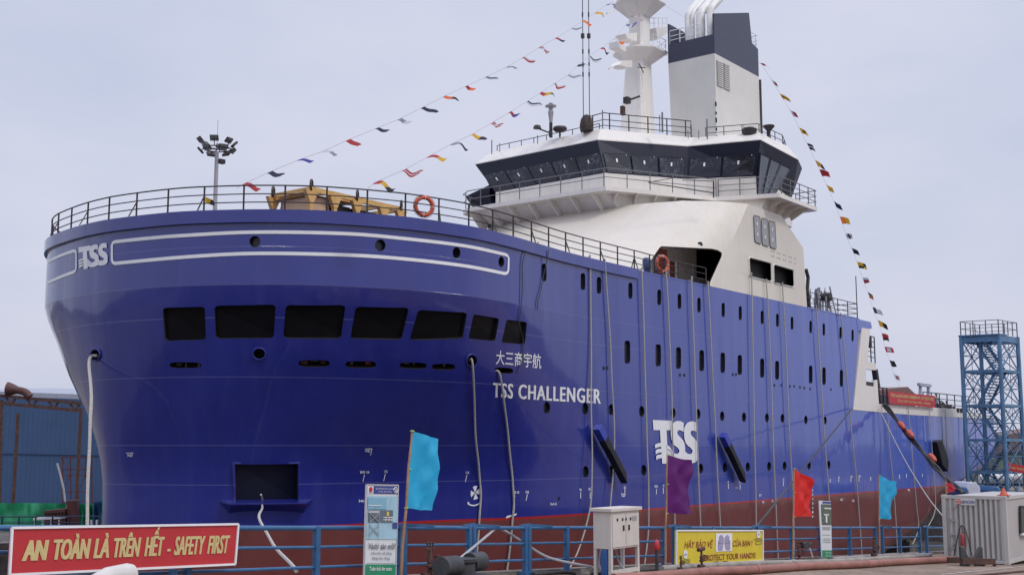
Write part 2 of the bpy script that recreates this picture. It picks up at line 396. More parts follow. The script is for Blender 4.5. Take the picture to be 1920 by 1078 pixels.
def strip_ref(zs, upper):
    m2 = MB(); strip(m2, zs, upper); me = bpy.data.meshes.new('r'); me.from_pydata([tuple(x) for x in m2.v], [], m2.f); me.update()
    bm = bmesh.new(); bm.from_mesh(me)
    # smooth normals, facing out
    vn = []
    for q in bm.verts:
        nn = Vector(q.normal); vn.append(nn)
    tree = BVHTree.FromBMesh(bm); faces = [[q.index for q in f.verts] for f in bm.faces]; co = [q.co.copy() for q in bm.verts]
    bm.free(); bpy.data.meshes.remove(me)
    return tree, faces, co, vn
REF = {'low': strip_ref(ZL+ZM[1:], True), 'belt': strip_ref(ZT, True), 'aft': strip_ref(ZL, False)}
HT = BVHTree.FromPolygons([tuple(x) for x in mb.v], mb.f)
def refnormal(p, kind):
    tree, faces, co, vn = REF[kind]; loc, nn, idx, d = tree.find_nearest(p)
    if idx is None: return None
    ws = []; tot = Vector()
    for i in faces[idx]:
        wgt = 1/((co[i]-loc).length+1e-4)**2; tot += vn[i]*wgt
    return tot.normalized()
def hit(px, py):
    loc, nn, i, d = HT.ray_cast(EYE, rayF(px, py).normalized())
    if loc is None: return None, None
    k = 'belt' if loc.z > 6.1 else ('low' if loc.x < 78 else 'aft'); nn = refnormal(loc, k)
    if nn.dot(EYE-loc) < 0: nn = -nn
    return loc, nn
def hit_or(px, py):
    l, n = hit(px, py)
    if l is None: l = PV(px, py); n = Vector((0, -1, 0))
    return l, n

# ------------------------------------------------------------------ ship: openings cut into the hull
CUT = MB(); PANES = []
def opening(q, depth=.9, r=.12, pane=.55, kind='window', n=3):
    pts2 = rrect(q, r, n)
    H = [hit(p.x, p.y) for p in pts2]
    H = [h for h in H if h[0] is not None]
    if len(H) < 5: return
    nn = sum((h[1] for h in H), Vector()).normalized()
    ring = [h[0] for h in H]
    CUT.loft([[p+nn*.5 for p in ring], [p-nn*depth for p in ring]])
    c = sum(ring, Vector())/len(ring)
    PANES.append((kind, [c+(p-c)*1.03-nn*pane for p in ring], nn, ring))
def quadc(cx, cy, w_, h_): return [(cx-w_/2, cy-h_/2), (cx+w_/2, cy-h_/2), (cx+w_/2, cy+h_/2), (cx-w_/2, cy+h_/2)]
BOWW = [[(305,577),(384,575),(386,637),(309,639)], [(402,573),(517,571),(513,634),(404,635)], [(536,572),(648,572),(639,635),(531,634)],
        [(667,575),(767,577),(753,637),(657,635)], [(784,581),(876,586),(867,635),(768,638)], [(888,589),(936,597),(928,640),(878,635)], [(950,599),(988,604),(984,646),(940,642)]]
for q in BOWW: opening(q, .6, .09, .16, 'lounge_window')
for q in ([(318,679),(377,679),(377,690),(318,690)], [(560,675),(618,675),(618,688),(560,688)], [(648,677),(705,677),(705,690),(648,690)],
          [(750,679),(800,680),(800,692),(750,691)], [(810,682),(853,682),(853,694),(810,693)], [(928,688),(962,690),(962,701),(928,699)]): opening(q, .8, .3, .6, 'mooring_slot')
for cx, cy, rx, ry in ((486,663,11,10), (180,665,8,10), (884,676,9,11)): opening(quadc(cx, cy, 2*rx, 2*ry), .9, .5, .7, 'fairlead', 4)
for cx, cy, rx, ry in ((478,453,10.5,10.5), (713,460,10,11), (856,474,7.5,10.5), (940,491,5.5,10)): opening(quadc(cx, cy, 2*rx, 2*ry), .5, .5, .25, 'porthole', 4)
opening([(440,870),(560,869),(560,946),(440,946)], 1.3, .02, 1.1, 'anchor_pocket')
for x, y in ((1020,511),(1093,528),(1123,535),(1182,545),(1236,557.5),(1274,565),(1310.6,572),(1356,581),(1388,587),(1429,595),(1457.6,600.5),(1485,606),(1520,613),(1544.6,617.7),(1576,624),(1598.6,629)):
    k = PV(x, y, 0); dpt = k.x*AFT.y+SD*STB.y; h_ = .80*F_/dpt
    a = abs(PV(x+1, y).x-PV(x, y).x); wv = .40/a; opening(quadc(x, y, wv, h_), .3, .25, .14, 'side_window')
for x, y in ((1176,660),(1234,666),(1272,671),(1315.5,676),(1355,680),(1387,684),(1429,690),(1457,694),(1520,702),(1545,705),(1577.6,709)):
    k = PV(x, y, 0); dpt = k.x*AFT.y+SD*STB.y; h_ = 1.14*F_/dpt
    a = abs(PV(x+1, y).x-PV(x, y).x); wv = .57/a; opening(quadc(x, y, wv, h_), .3, .22, .14, 'side_window')
for x, y in ((1025,764),(1097,766),(1146,768),(1203,771),(1262,774),(1309,776),(1354,780),(1395,782),(1438,783),(1467,784),(1511,787),(1547,788), (1098,884),(1147,883),(1207,881),(1314,878),(1359,876),(1402,875),(1442,874),(1471,873),(1517,872),(1554,871)):
    k = PV(x, y, 0); dpt = k.x*AFT.y+SD*STB.y; h_ = .56*F_/dpt
    a = abs(PV(x+1, y).x-PV(x, y).x); wv = .47/a; opening(quadc(x, y, wv*1.15, h_), .3, .5, .14, 'porthole', 3)

def merged(mbx, mats):
    me = bpy.data.meshes.new('m'); me.from_pydata([tuple(x) for x in mbx.v], [], mbx.f)
    for x in mats: me.materials.append(x)
    bm = bmesh.new(); bm.from_mesh(me); bmesh.ops.remove_doubles(bm, verts=bm.verts, dist=.0015)
    bmesh.ops.dissolve_degenerate(bm, edges=bm.edges, dist=1e-5)
    bmesh.ops.recalc_face_normals(bm, faces=bm.faces); bm.to_mesh(me); bm.free(); return me
def boolean(mba, mbc, mats, name):
    a = bpy.data.objects.new(name, merged(mba, mats)); c = bpy.data.objects.new('cut', merged(mbc, [mats[-1]]))
    COL.objects.link(a); COL.objects.link(c)
    md = a.modifiers.new('b', 'BOOLEAN'); md.operation = 'DIFFERENCE'; md.object = c; md.solver = 'EXACT'; md.material_mode = 'TRANSFER'; md.use_self = True; md.use_hole_tolerant = True
    bpy.context.view_layer.update()
    me = bpy.data.meshes.new_from_object(a.evaluated_get(bpy.context.evaluated_depsgraph_get()))
    bpy.data.objects.remove(a); bpy.data.objects.remove(c); me.name = name
    return me
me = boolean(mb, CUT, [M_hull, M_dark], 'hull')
print('HULL polys', len(me.polygons), 'cutpanes', len(PANES))
me.shade_smooth()
nrm = [None]*len(me.loops)
for p in me.polygons:
    fn = p.normal; cz = p.center.z
    k = 'belt' if cz > 6.1 else ('low' if p.center.x < 78 else 'aft')
    for li in p.loop_indices:
        co_ = me.vertices[me.loops[li].vertex_index].co
        nn = refnormal(co_, k) if p.material_index == 0 else None
        if nn is not None:
            if nn.dot(fn) < 0: nn = -nn
            if nn.dot(fn) < .8: nn = None
        nrm[li] = tuple(nn if nn is not None else fn)
for v_ in me.vertices: v_.co.z += KEEL
me.normals_split_custom_set(nrm)
HULL = bpy.data.objects.new('hull', me); COL.objects.link(HULL); HULL.parent = SHIP; HULL['org'] = SHIP['org']
M_pane = mat('window_black', (.006, .006, .008), .35, var=.3, scale=.8, spec=.15)
M_pane2 = mat('window_dark_blue', (.010, .012, .03), .25, var=.3, scale=.8)
M_slot = [mat('slot_rust', (.16, .06, .04), .7), mat('slot_grey', (.14, .13, .12), .6), mat('slot_orange', (.42, .06, .03), .6)]
def slot_gear(px, py, w_, h_, k, n_='slot_fitting'):
    l, nn = hit(px, py); p = l-nn*.35; m = MB(); t = nn.cross(Vector((0, 0, 1))).normalized(); m.prism([p+t*w_+Vector((0, 0, h_)), p-t*w_+Vector((0, 0, h_)), p-t*w_-Vector((0, 0, h_)), p+t*w_-Vector((0, 0, h_))], -nn*.1); return m.build(n_, M_slot[k], HULL)
for a_ in ((326,685,.12,.05,1),(340,686,.03,.12,1),(366,686,.05,.12,1),(572,682,.13,.1,0),(592,680,.16,.05,1),(610,683,.1,.08,0),(664,683,.05,.12,1),(696,684,.12,.1,2),(672,680,.15,.03,1),(770,686,.12,.05,1),(784,684,.04,.12,1),(822,687,.16,.03,1),(842,688,.05,.1,1)): slot_gear(*a_)
M_rim = mat('hull_rim', (.03, .034, .24), .35)
for kind, ring, nn, outer in PANES:
    m = MB(); m.add(ring, [tuple(range(len(ring)))]); o = m.build(kind, M_pane if kind == 'lounge_window' else (M_pane2 if kind in ('side_window', 'porthole') else (mat('pocket_blue', (.006, .008, .05), .5) if kind == 'anchor_pocket' else M_dark)), HULL)
    if kind in ('fairlead',):
        m = MB(); c = sum(outer, Vector())/len(outer)
        rr_ = [c+(p-c)*1.12+nn*.03 for p in outer]; m.tube(rr_+[rr_[0]], .035, 6); m.build('rim', M_rim, o, smooth=True)

# ------------------------------------------------------------------ ship: bulwark band, stripes, lettering
def onhull(vs2, q, off=.02):
    out = []
    for x, y in vs2:
        p = bil([Vector((*k, 0)) for k in q], x, y); l, n = hit_or(p.x, p.y); out.append(l+n*off)
    return out
def hull_letters(name, parts, q, m=None, off=.02):
    o = MB()
    for k, (vs, fs) in enumerate(parts): o.add(onhull(vs, q, off+.004*k), fs)
    return o.build(name, m or M_white, HULL)
# raised band round the foredeck edge
m = MB(); rows = []
LI = [p for p in r3[-1] if p.x < 51.9]
rowt = []; 
for idx, p in enumerate(r3[-1]):
    if p.x > 51.9: continue
    rowt.append(idx)
def bandpt(idx, z, off):
    zz = [r[idx] for r in r3]; 
    for a, b in zip(zz, zz[1:]):
        if a.z <= z <= b.z+.05: base = a.lerp(b, (z-a.z)/(b.z-a.z)); break
    else: base = zz[-1].copy()
    nn = refnormal(base, 'belt'); out = Vector((base.x-45, base.y-CL, 0)) 
    if nn.dot(out) < 0: nn = -nn
    nn.z = 0; nn.normalize(); q = base+nn*off; q.z = z; return q
for z, off in ((8.47, -.1), (8.47, .14), (8.97, .14), (8.97, -.35)):
    rows.append([bandpt(i, z, off) for i in rowt])
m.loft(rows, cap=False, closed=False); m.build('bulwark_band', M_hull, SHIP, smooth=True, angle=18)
# deck-edge coaming aft of the band
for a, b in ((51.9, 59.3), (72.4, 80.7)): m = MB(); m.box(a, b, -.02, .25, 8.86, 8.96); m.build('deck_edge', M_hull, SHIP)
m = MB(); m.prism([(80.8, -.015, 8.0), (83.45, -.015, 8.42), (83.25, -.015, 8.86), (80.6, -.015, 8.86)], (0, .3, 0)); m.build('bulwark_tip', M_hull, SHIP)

def ribbon(name, curve_px, wd, closed=False, parent=None, m=None):
    o = MB(); P = []; 
    for x, y in curve_px:
        l, n = hit_or(x, y); P.append((l, n))
    if closed: P.append(P[0])
    L = []; Rr = []
    for i, (l, n) in enumerate(P):
        a = P[max(i-1, 0)][0]; b = P[min(i+1, len(P)-1)][0]
        if closed and i in (0, len(P)-1): a, b = P[-2][0], P[1][0]
        t = (b-a).normalized(); s_ = n.cross(t).normalized()*wd/2; L.append(l+s_+n*.02); Rr.append(l-s_+n*.02)
    k = len(L); o.add(L+Rr, [(i, i+1, k+i+1, k+i) for i in range(k-1)])
    return o.build(name, m or M_white, parent or HULL)
def pxcurve(P, n=10): return [(p.x, p.y) for p in catmull([Vector((x, y, 0)) for x, y in P], n)]
topc = pxcurve([(216,453.5),(278,447),(348,441.6),(480,435.5),(647,438.3),(758,447.6),(869.6,461),(946,477)])
botc = pxcurve([(946,513),(870,498.5),(758,485.6),(647,478.2),(480,475.4),(348,482),(216,494)])
ribbon('stripe_frame', topc+[(951,479.5),(953.3,484),(952.5,507),(950.5,511.5)]+botc+[(212,491.5),(210.5,487),(210.5,460),(212,456)], .135, True)
ribbon('stripe_frame', pxcurve([(90,491),(115,479),(139,470.5)])+[(142.5,471.5),(143.5,475),(143.5,503),(142.5,507)]+pxcurve([(139,510),(115,519),(90,530)]), .135, False)

def tss_logo():
    S_ = [(972,175),(972,355),(930,330),(885,320),(855,338),(848,380),(870,425),(920,475),(965,530),(990,590),(1000,680),(1000,860),(978,920),(935,955),(880,968),(800,960),(715,925),(650,870),(650,800),(715,740),(760,742),(790,780),(845,788),(882,762),(888,712),(845,658),(795,622),(757,570),(735,500),(722,400),(727,280),(748,220),(790,165),(850,140),(915,146)]
    polys = [[(135,113),(492,128),(495,300),(452,315),(141,309)], [(262,305),(390,305),(412,970),(290,970)], S_, [(x-258, y-8) for x, y in S_]]
    for k in range(3): polys.append([(154+6*k,598+112*k),(200,572+112*k),(285,560+112*k),(285,634+112*k),(215,644+112*k),(158+6*k,670+112*k)])
    polys += [[(380,600),(440,640),(525,770),(520,830),(490,800),(440,712),(385,672)], [(385,690),(440,735),(485,800),(470,830),(430,790),(385,765)]]
    out = []
    for P in polys:
        b2 = bmesh.new(); b2.faces.new([b2.verts.new(((x-135)/867, (970-y)/857, 0)) for x, y in P]); out.append(unitbox(b2, 12, True))
    return out
LG = tss_logo()
hull_letters('company_logo', LG, [(148,464),(203,453),(203,496),(148,507)])
hull_letters('company_logo', LG, [(1223,787),(1309,787),(1308,868),(1226,869)], off=.03)
hull_letters('name_lettering', [([(x*.992+d, y) for x, y in t_], f_) for d in (0, .0035, .007) for t_, f_ in [text2d('TSS CHALLENGER', .006, 0, 24, 1.16)]], [(924,717),(1126,729.5),(1126,757),(923,744.5)])
hull_letters('name_lettering', [text2d('大三商宇航', .006, 0, 12)], [(930,656),(1014,663.5),(1014,691.5),(929,683)])
# draught and frame marks
def mark(txt, x, y, w_, h_, sl=.0):
    hull_letters('hull_mark', [text2d(txt, .02)], [(x, y), (x+w_, y+sl*w_), (x+w_, y+h_+sl*w_), (x, y+h_)])
def tick(mbx, x0, y0, x1, y1, wd=1.2):
    if abs(x1-x0) > abs(y1-y0): q = [(x0, y0-wd/2), (x1, y1-wd/2), (x1, y1+wd/2), (x0, y0+wd/2)]
    else: q = [(x0-wd/2, y0), (x0+wd/2, y0), (x1+wd/2, y1), (x1-wd/2, y1)]
    mbx.add(onhull([(0, 1), (1, 1), (1, 0), (0, 0)], q), [(0, 1, 2, 3)])
for x, y, x1, y1 in ((237,849,251,848.6), (684,841,697,840.5), (697,841,694,853), (683,889,680,902), (722,888,719,901), (875,890,872,903), (965,928,963,940), (988,926,986,938), (1088,922,1088,934), (1106,922,1106,934), (1171,917,1171,929), (1230,916,1230,926),(1243,914,1243,925),
                     (1365,906,1365,916),(1387,907,1387,917),(1468,901,1468,911),(1556,897,1556,904),(1572,896,1572,903),(1595,895,1595,903),(1610,895,1610,902),(1632,893,1632,901),(1686,889,1686,897),(1699,888,1699,895),(1729,888,1729,893), (683,938,690,938), (1165,930,1171,930)):
    tk = MB(); tick(tk, x, y, x1, y1); tk.build('frame_tick', M_white, HULL)
for a in (('WB7',239,851,11,5),('WB7',684,842.5,10,5),('BHD 116',675,882,17,5),('115',720,881,6,5),('110',873,883,6,5),('BHD 105',961,920,12,5),('103',985,919.5,6,5),('96',1086,915,4,5),('BHD',1103,914,5,5),('82',1169,911,4,5),('BHD',1227,909,6,4.5),('72',1242,908,3,4.5),('67',1363.5,901,3,4),('58',1385,901,5,4),('52',1467,896,3,4),('46',1571,892,3,4),('42',1594,891,4,4),('38',1609,890.5,4,4),('346',672,936,10,5),('3x3-2',1031,942,12,4.5),('346',1164,924,6,4.5),('3x1',1378,912,5,4)): mark(*a)
# thruster symbol: four blades and a curved arrow
th = []
for k in range(4):
    a = R(90*k+8); c, s = math.cos(a), math.sin(a)
    pts = [(.04, .02), (.30, .16), (.33, .0), (.30, -.16), (.04, -.02)]
    th.append(([(.5+c*x-s*y, .62+(s*x+c*y)) for x, y in pts], [(0, 1, 2, 3, 4)]))
vs, fs = stroke2d([(.0, .16), (.2, .06), (.45, .02), (.7, .05), (.95, .16)], .06, 4); th.append(([(q.x, q.y) for q in vs], fs))
th.append(([(-.03, .22), (.12, .19), (.02, .06)], [(0, 1, 2)]))
hull_letters('thruster_mark', th, [(878,909),(905,907),(903,946),(876,949)])
hull_letters('thruster_mark', [stroke2d([(0,.2),(.4,.5),(1,.8)], .25, 4)] if False else [([(0,.1),(.9,.6),(1,.95),(.05,.5)], [(0,1,2,3)])], [(949,962),(969,961),(968,972),(948,972)])
# column of draught numerals near the red flag
for k in range(9): mark(str(8-k if k < 9 else 0)+'', 1522, 900+k*8.2, 2.4, 4.2)
for x, y, t in ((1423,930,'BT'),(1428,942,'26'),(1446,940,'22'),(1575,938,'18'),(1597,940,'15'),(1701,920,'9')): mark(t, x, y-4, 4.5, 4.5)

# anchor shelf, fender bars, hull brackets
def shelf():
    m = MB(); P = [hit(x, y)[0] for x, y in ((412,949),(586,947))]; nn = (hit(412, 949)[1]+hit(586, 947)[1]).normalized(); nn.z = 0; nn.normalize()
    a, b = P; d = (b-a); a2 = a+d*.10; b2 = a+d*.90
    up = Vector((0, 0, .28))
    m.add([a+up*.9, b+up*.9, b2+nn*.75+up*.55, a2+nn*.75+up*.55, a+up*.55, b+up*.55, b2+nn*.75+up*.35, a2+nn*.75+up*.35, a2-up*1.1, b2-up*1.1],
          [(0, 1, 2, 3), (3, 2, 6, 7), (7, 6, 9, 8), (0, 3, 7, 4), (2, 1, 5, 6), (4, 7, 8), (5, 9, 6)])
    o = m.build('anchor_shelf', M_hull, HULL); mm = o.modifiers.new('s', 'SOLIDIFY'); mm.thickness = .03
shelf()
ml = MB()
for (x0, y0), (x1, y1) in (((436,868.5),(562,867)), ((440,868),(440,946)), ((560,868),(560,946))):
    a, na = hit(x0-2 if x0 == x1 == 440 else x0, y0-1); b, nb = hit(x1, y1); 
    if a and b: ml.bar(a+na*.02, b+nb*.02, .07)
ml.build('anchor_pocket_frame', M_hull, HULL)
M_rub = mat('black_rubber', (.014, .014, .015), .55, var=.3, bump=.3)
M_bluecap = mat('blue_cap', (.035, .055, .36), .4)
def fender(p0, p1, org0, wd=.38, th=.38, cap=True):
    a = PV(*p0, -.55); b = PV(*p1, -.55); d = (b-a).normalized(); n_ = Vector((0, -1, 0)); s_ = d.cross(n_).normalized()
    t = thing('fender', org0, 'fender', a) if False else None
    m = MB(); L = (b-a).length
    r = lambda t_, k=1.: [a+d*t_+s_*wd/2*k, a+d*t_-s_*wd/2*k, a+d*t_-s_*wd/2*k-n_*th, a+d*t_+s_*wd/2*k-n_*th]
    m.loft([r(.75), r(L*.35), r(L*.36, .85), r(L-.5, .85), [x+d*.5 if i in (0, 3) else x for i, x in enumerate(r(L-.5, .85))]])
    o = m.build('fender_bar', M_rub, SHIP, bevel=.03)
    if cap:
        m = MB(); m.loft([r(0), r(.75)]); m.build('end_cap', M_bluecap, o, bevel=.02)
    return o
fender((1126,800), (1179,902), '')
fender((1361,815), (1401,901), '')
m = MB(); q = [PV(*p, -.5) for p in ((1757,828),(1767,824),(1779,862),(1778,884),(1768,872))]; m.prism(q, (0, .5, 0)); m.build('bilge_fin', M_rub, SHIP, bevel=.05)
# little vents and scuttle dots
for x, y in ((1275,703),(1283,703),(1374,702),(1380,702),(1452,722),(1465,722),(1481,724),(1489,724),(1500,726),(1508,727),(1519,729),(1558,730),(1132,690),(1138,690),(1048,934)):
    l, n_ = hit(x, y)
    if l: m = MB(); m.tube([l-n_*.02, l+n_*.02], .09, 8); m.build('scupper', M_dark, HULL)

# ------------------------------------------------------------------ railings
def railing(m, pts, h=1.0, step=1.5, rails=(1., .66, .33), r=.024, pr=.03, brace=0, up=None):
    P = [Vector(p) for p in pts]; up = Vector(up or (0, 0, 1))
    for k in rails: m.tube([p+up*h*k for p in P], r if k < 1 else r*1.25, 5)
    L = sum((b-a).length for a, b in zip(P, P[1:])); n = max(1, round(L/step)); Q = resample(P, n+1)
    for i, q in enumerate(Q):
        m.bar(q, q+up*h, pr*1.7)
        if brace and i % brace == 0:
            a = Q[min(i+1, n)]-Q[max(i-1, 0)]; nn = Vector((-a.y, a.x, 0)).normalized()
            m.bar(q+up*h*.62, q+nn*.28+a.normalized()*.12, .04)
    return m
bow = [bandpt(i, 8.98, -.12) for i in rowt]
ip = [i for i, p in enumerate(bow) if not (p.y > CL and p.x > 33)]
m = MB(); railing(m, [bow[i] for i in ip], .98, 1.62, brace=2); m.build('bow_railing', M_rail, SHIP)
m = MB(); railing(m, [bow[0]]+[Vector((u, .12, 8.95)) for u in (53.5, 56, 59.1)], .98, 1.5, brace=2); m.build('deck_railing', M_rail, SHIP)
m = MB(); railing(m, [Vector((u, .15, 8.95)) for u in (72.6, 75, 78, 81.2)], 1.05, 1.7); railing(m, [Vector((81.2, .15, 8.95)), Vector((81.2, 6, 8.95))], 1.05, 1.7)
m.tube([(81.3, .2, 8.9), (81.3, .2, 12.0)], .035, 5); m.build('aft_railing', M_rail, SHIP)

# ------------------------------------------------------------------ superstructure
fb = [(59.37, 0), (56.6, .55), (54.2, 1.6), (52.2, 3.2), (50.9, 5.4), (50.3, 7.8), (50.15, 10.2)]
ft = [(64.34, 0), (62.7, .9), (61.4, 2.3), (60.6, 4.0), (60.15, 6.0), (60, 8.2), (60, 10.2)]
def frontcurve(P): 
    P = P+[(u, 2*CL-v) for u, v in P[-2::-1]]
    return resample(catmull([Vector((u, v, 0)) for u, v in P], 8), 41)
FB, FT = frontcurve(fb), frontcurve(ft)
def ring(z, ua):
    t = (z-8.7)/(14.45-8.7); o = []
    for a, b in zip(FB, FT): p = a.lerp(b, t); o.append(Vector((p.x, p.y, z)))
    return o+[Vector((ua, 20.4, z)), Vector((ua, 0, z))]
ms = MB(); ms.loft([ring(8.935, 72.33), ring(10, 72.26), ring(11.4, 72.16), ring(12.79, 72.06), ring(13.6, 70.5), ring(14.45, 68.9)])
cs = MB()
def pcut(px, v0, v1, vv=0.):
    cs.loft([[PV(x, y, k) for x, y in px] for k in (v0, v1)])
pcut([(1236,465),(1240,461.5),(1335,466.5),(1346,469),(1353.5,474),(1353,481),(1331,530),(1331,540),(1219,519),(1219,490)], -1.5, 3.4)
pcut([(1306,468.5),(1335,469.5),(1345,472),(1350.5,476),(1350,482),(1329,527),(1306,521)], 3.0, 5.4)
for q in ([(1404,482),(1446,493),(1447,529),(1406,519)], [(1450,495),(1488,506),(1489,539),(1451,531)]):
    pts = rrect(q, .09, 2); pcut([(p.x, p.y) for p in pts], -.3, .55)
me = boolean(ms, cs, [M_cream, M_dark], 'superstructure')
M_inner = mat('recess_cream', (.62, .58, .54), .6)
me.materials[1] = M_inner; me.materials.append(M_dark)
for p in me.polygons:
    if p.material_index == 1 and ((p.center.x > 63.5 and p.center.y < .6) or p.center.y > 3.45): p.material_index = 2
for v_ in me.vertices: v_.co.z += KEEL
me.shade_smooth(); me.set_sharp_from_angle(angle=R(24))
SUP = bpy.data.objects.new('superstructure', me); COL.objects.link(SUP); SUP.parent = SHIP; SUP['org'] = SHIP['org']

M_lou = mat('grey_louvre', (.30, .31, .32), .5, var=.1)
for q in ([(1412.5,403.5),(1424,406.5),(1426.5,458),(1415,453.5)], [(1427,408.5),(1438.5,412),(1440.5,463),(1429,458.8)], [(1441,413.5),(1452.5,417),(1455,467.5),(1443.5,463.5)]):
    pts = [PV(p.x, p.y, -.02) for p in rrect(q, .1, 2)]; m = MB(); m.prism(pts, (0, -.02, 0)); o = m.build('side_window', M_lou, SUP)
    m = MB(); pp = pts+[pts[0]]; m.tube([p+Vector((0, -.02, 0)) for p in pp], .025, 4); m.build('frame', M_lrail, o)
    c = sum(pts, Vector())/len(pts)
    for dz in (.35, -.3):
        m = MB(); m.box(c.x-.06, c.x+.06, c.y-.035, c.y-.022, c.z+dz-.1, c.z+dz+.1); m.build('sticker', M_white, o)
for q in ([(1404,482),(1446,493),(1447,529),(1406,519)], [(1450,495),(1488,506),(1489,539),(1451,531)]):
    pts = [PV(p.x, p.y, -.01) for p in rrect(q, .09, 2)]; m = MB(); m.tube(pts+[pts[0]], .05, 4); m.build('opening_frame', M_grey, SUP)
m = MB(); l = PV(1313, 459, .15); l = PV(1313, 459, .75); m.tube([l+Vector((.25, .35, 0)), l-Vector((.1, .05, 0))], .16, 10); m.build('vent_cap', M_rail, SUP)
for k in range(13):
    x = 1447+k*3.6; 
    for dy in (0, 9):
        if (k+dy) % 3 == 2: continue
        p = PV(x, 471+k*1.15+dy, 0); m = MB(); m.box(p.x-.04, p.x+.04, -.02, .01, p.z-.03, p.z+.03); m.build('bolt', M_lrail, SUP)
# recess contents
M_redp = mat('red_primer', (.22, .05, .045), .5, streak=.2, streakc=(.3, .1, .08))
a = PV(1237, 466, 2.9); b = PV(1250, 515, 2.9); m = MB(); m.box(a.x, b.x, 2.85, 3.0, 8.95, a.z); m.build('red_panel', M_redp, SUP)
a = PV(1253, 489, 3.2); b = PV(1265, 520, 3.2); m = MB(); m.box(a.x, b.x, 3.2, 3.38, 8.95, a.z); o = m.build('door', M_redp, SUP)
m = MB(); m.tube([(a.x-.05, 3.15, 8.95), (a.x-.05, 3.15, a.z+.05), (b.x+.05, 3.15, a.z+.05), (b.x+.05, 3.15, 8.95)], .06, 4); m.build('door_frame', M_grey, o)
# pale blue-grey duct and brackets high in the recess
m = MB(); m.tube([PV(1262,466,2), PV(1280,468,2), PV(1281,472,2)], .08, 6); m.build('deckhead_pipe', M_lrail, SUP)

# ------------------------------------------------------------------ bridge
def R3(pts, z): return [Vector((u, v, z)) for u, v in pts]
LOWR = [(66.5, .5), (64.5, 4.3), (59.95, 7.4), (60.2, 16.2), (63, 18.3), (74, 18.3), (74, 1.6), (69.9, .9)]
TOPR = [(66.25, 0), (64.9, 4.35), (60.05, 8.0), (60.4, 18.13), (63, 19.5), (75, 19.5), (75, 1.2), (72.5, .35)]
FASR = [(67.6, .76), (66.3, 4.6), (60.75, 8.2), (61.2, 17.4), (63.5, 18.6), (74, 18.6), (74, 1.8), (72.05, .85)]
m = MB(); m.loft([R3(LOWR, 14.6), R3(LOWR, 16.62)]); BR = m.build('bridge', M_wht, SHIP)
m = MB(); m.loft([R3(LOWR, 16.6), R3(TOPR, 18.8)]); m.build('window_band', M_navy, BR)
m = MB(); T2 = [(CL2[0], CL2[1]) for CL2 in TOPR]; m.loft([R3(T2, 18.8), R3(T2, 18.86), R3(FASR, 19.7)]); m.build('roof', M_wht, BR)
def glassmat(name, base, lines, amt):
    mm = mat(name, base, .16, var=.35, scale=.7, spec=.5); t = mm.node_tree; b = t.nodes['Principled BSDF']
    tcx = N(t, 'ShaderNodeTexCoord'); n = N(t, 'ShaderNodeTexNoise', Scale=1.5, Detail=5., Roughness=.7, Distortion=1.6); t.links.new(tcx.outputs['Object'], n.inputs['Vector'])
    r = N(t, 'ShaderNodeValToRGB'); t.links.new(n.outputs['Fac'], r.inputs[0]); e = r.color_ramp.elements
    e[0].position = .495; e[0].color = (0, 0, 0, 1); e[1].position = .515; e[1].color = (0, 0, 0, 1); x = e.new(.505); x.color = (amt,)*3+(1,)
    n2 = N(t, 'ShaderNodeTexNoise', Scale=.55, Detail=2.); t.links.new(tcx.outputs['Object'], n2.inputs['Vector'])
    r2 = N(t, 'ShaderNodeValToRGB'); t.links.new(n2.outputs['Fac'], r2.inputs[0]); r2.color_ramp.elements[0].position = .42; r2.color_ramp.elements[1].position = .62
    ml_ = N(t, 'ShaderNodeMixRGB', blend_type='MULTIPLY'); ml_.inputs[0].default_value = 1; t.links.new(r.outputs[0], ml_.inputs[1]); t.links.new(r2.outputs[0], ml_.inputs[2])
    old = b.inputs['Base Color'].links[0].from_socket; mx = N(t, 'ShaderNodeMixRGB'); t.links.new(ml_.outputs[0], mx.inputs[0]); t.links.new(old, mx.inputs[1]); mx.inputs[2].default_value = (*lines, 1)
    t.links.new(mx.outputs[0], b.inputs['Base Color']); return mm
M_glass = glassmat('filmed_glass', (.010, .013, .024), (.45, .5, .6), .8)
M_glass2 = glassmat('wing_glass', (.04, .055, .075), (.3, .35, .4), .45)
def edgept(i, j, t, k):                           # along side i->j of the window band, k = 0 sill .. 1 top
    a = Vector((*LOWR[i], 16.6)).lerp(Vector((*LOWR[j], 16.6)), t); b = Vector((*TOPR[i], 18.8)).lerp(Vector((*TOPR[j], 18.8)), t); return a.lerp(b, k)
def panes(i, j, n, t0=.02, t1=.98, k0=.03, k1=.62, mm=None, stick=True):
    out = (Vector((*LOWR[j], 0))-Vector((*LOWR[i], 0))); nn = Vector((out.y, -out.x, 0)).normalized()
    if nn.dot(Vector((-66, -SD-4, 0))) < 0: nn = -nn
    for k in range(n):
        a = t0+(t1-t0)*(k+.03)/n; b = t0+(t1-t0)*(k+.97)/n
        q = [edgept(i, j, a, k1), edgept(i, j, b, k1), edgept(i, j, b, k0), edgept(i, j, a, k0)]
        pts = [bil(q, p.x, p.y)+nn*.03 for p in rrect([(0, 1), (1, 1), (1, 0), (0, 0)], .06, 2)]
        m = MB(); m.prism([p-nn*.05 for p in pts], nn*.05); o = m.build('window', mm or M_glass, BR)
        m = MB(); m.tube([p+nn*.0 for p in pts+[pts[0]]], .022, 4); m.build('window_frame', M_navy, o)
        if stick:
            s_ = sub(q, .44, .50, .56, .74); m = MB(); m.add([p+nn*.045 for p in s_], [(0, 1, 2, 3)]); m.build('sticker', M_white, o)
            s_ = sub(q, .85, .875, .94, .98); m = MB(); m.add([p+nn*.045 for p in s_], [(0, 1, 2, 3)]); m.build('sticker', M_white, o)
panes(3, 2, 5, .0, 1.); panes(2, 1, 3); panes(1, 0, 2)
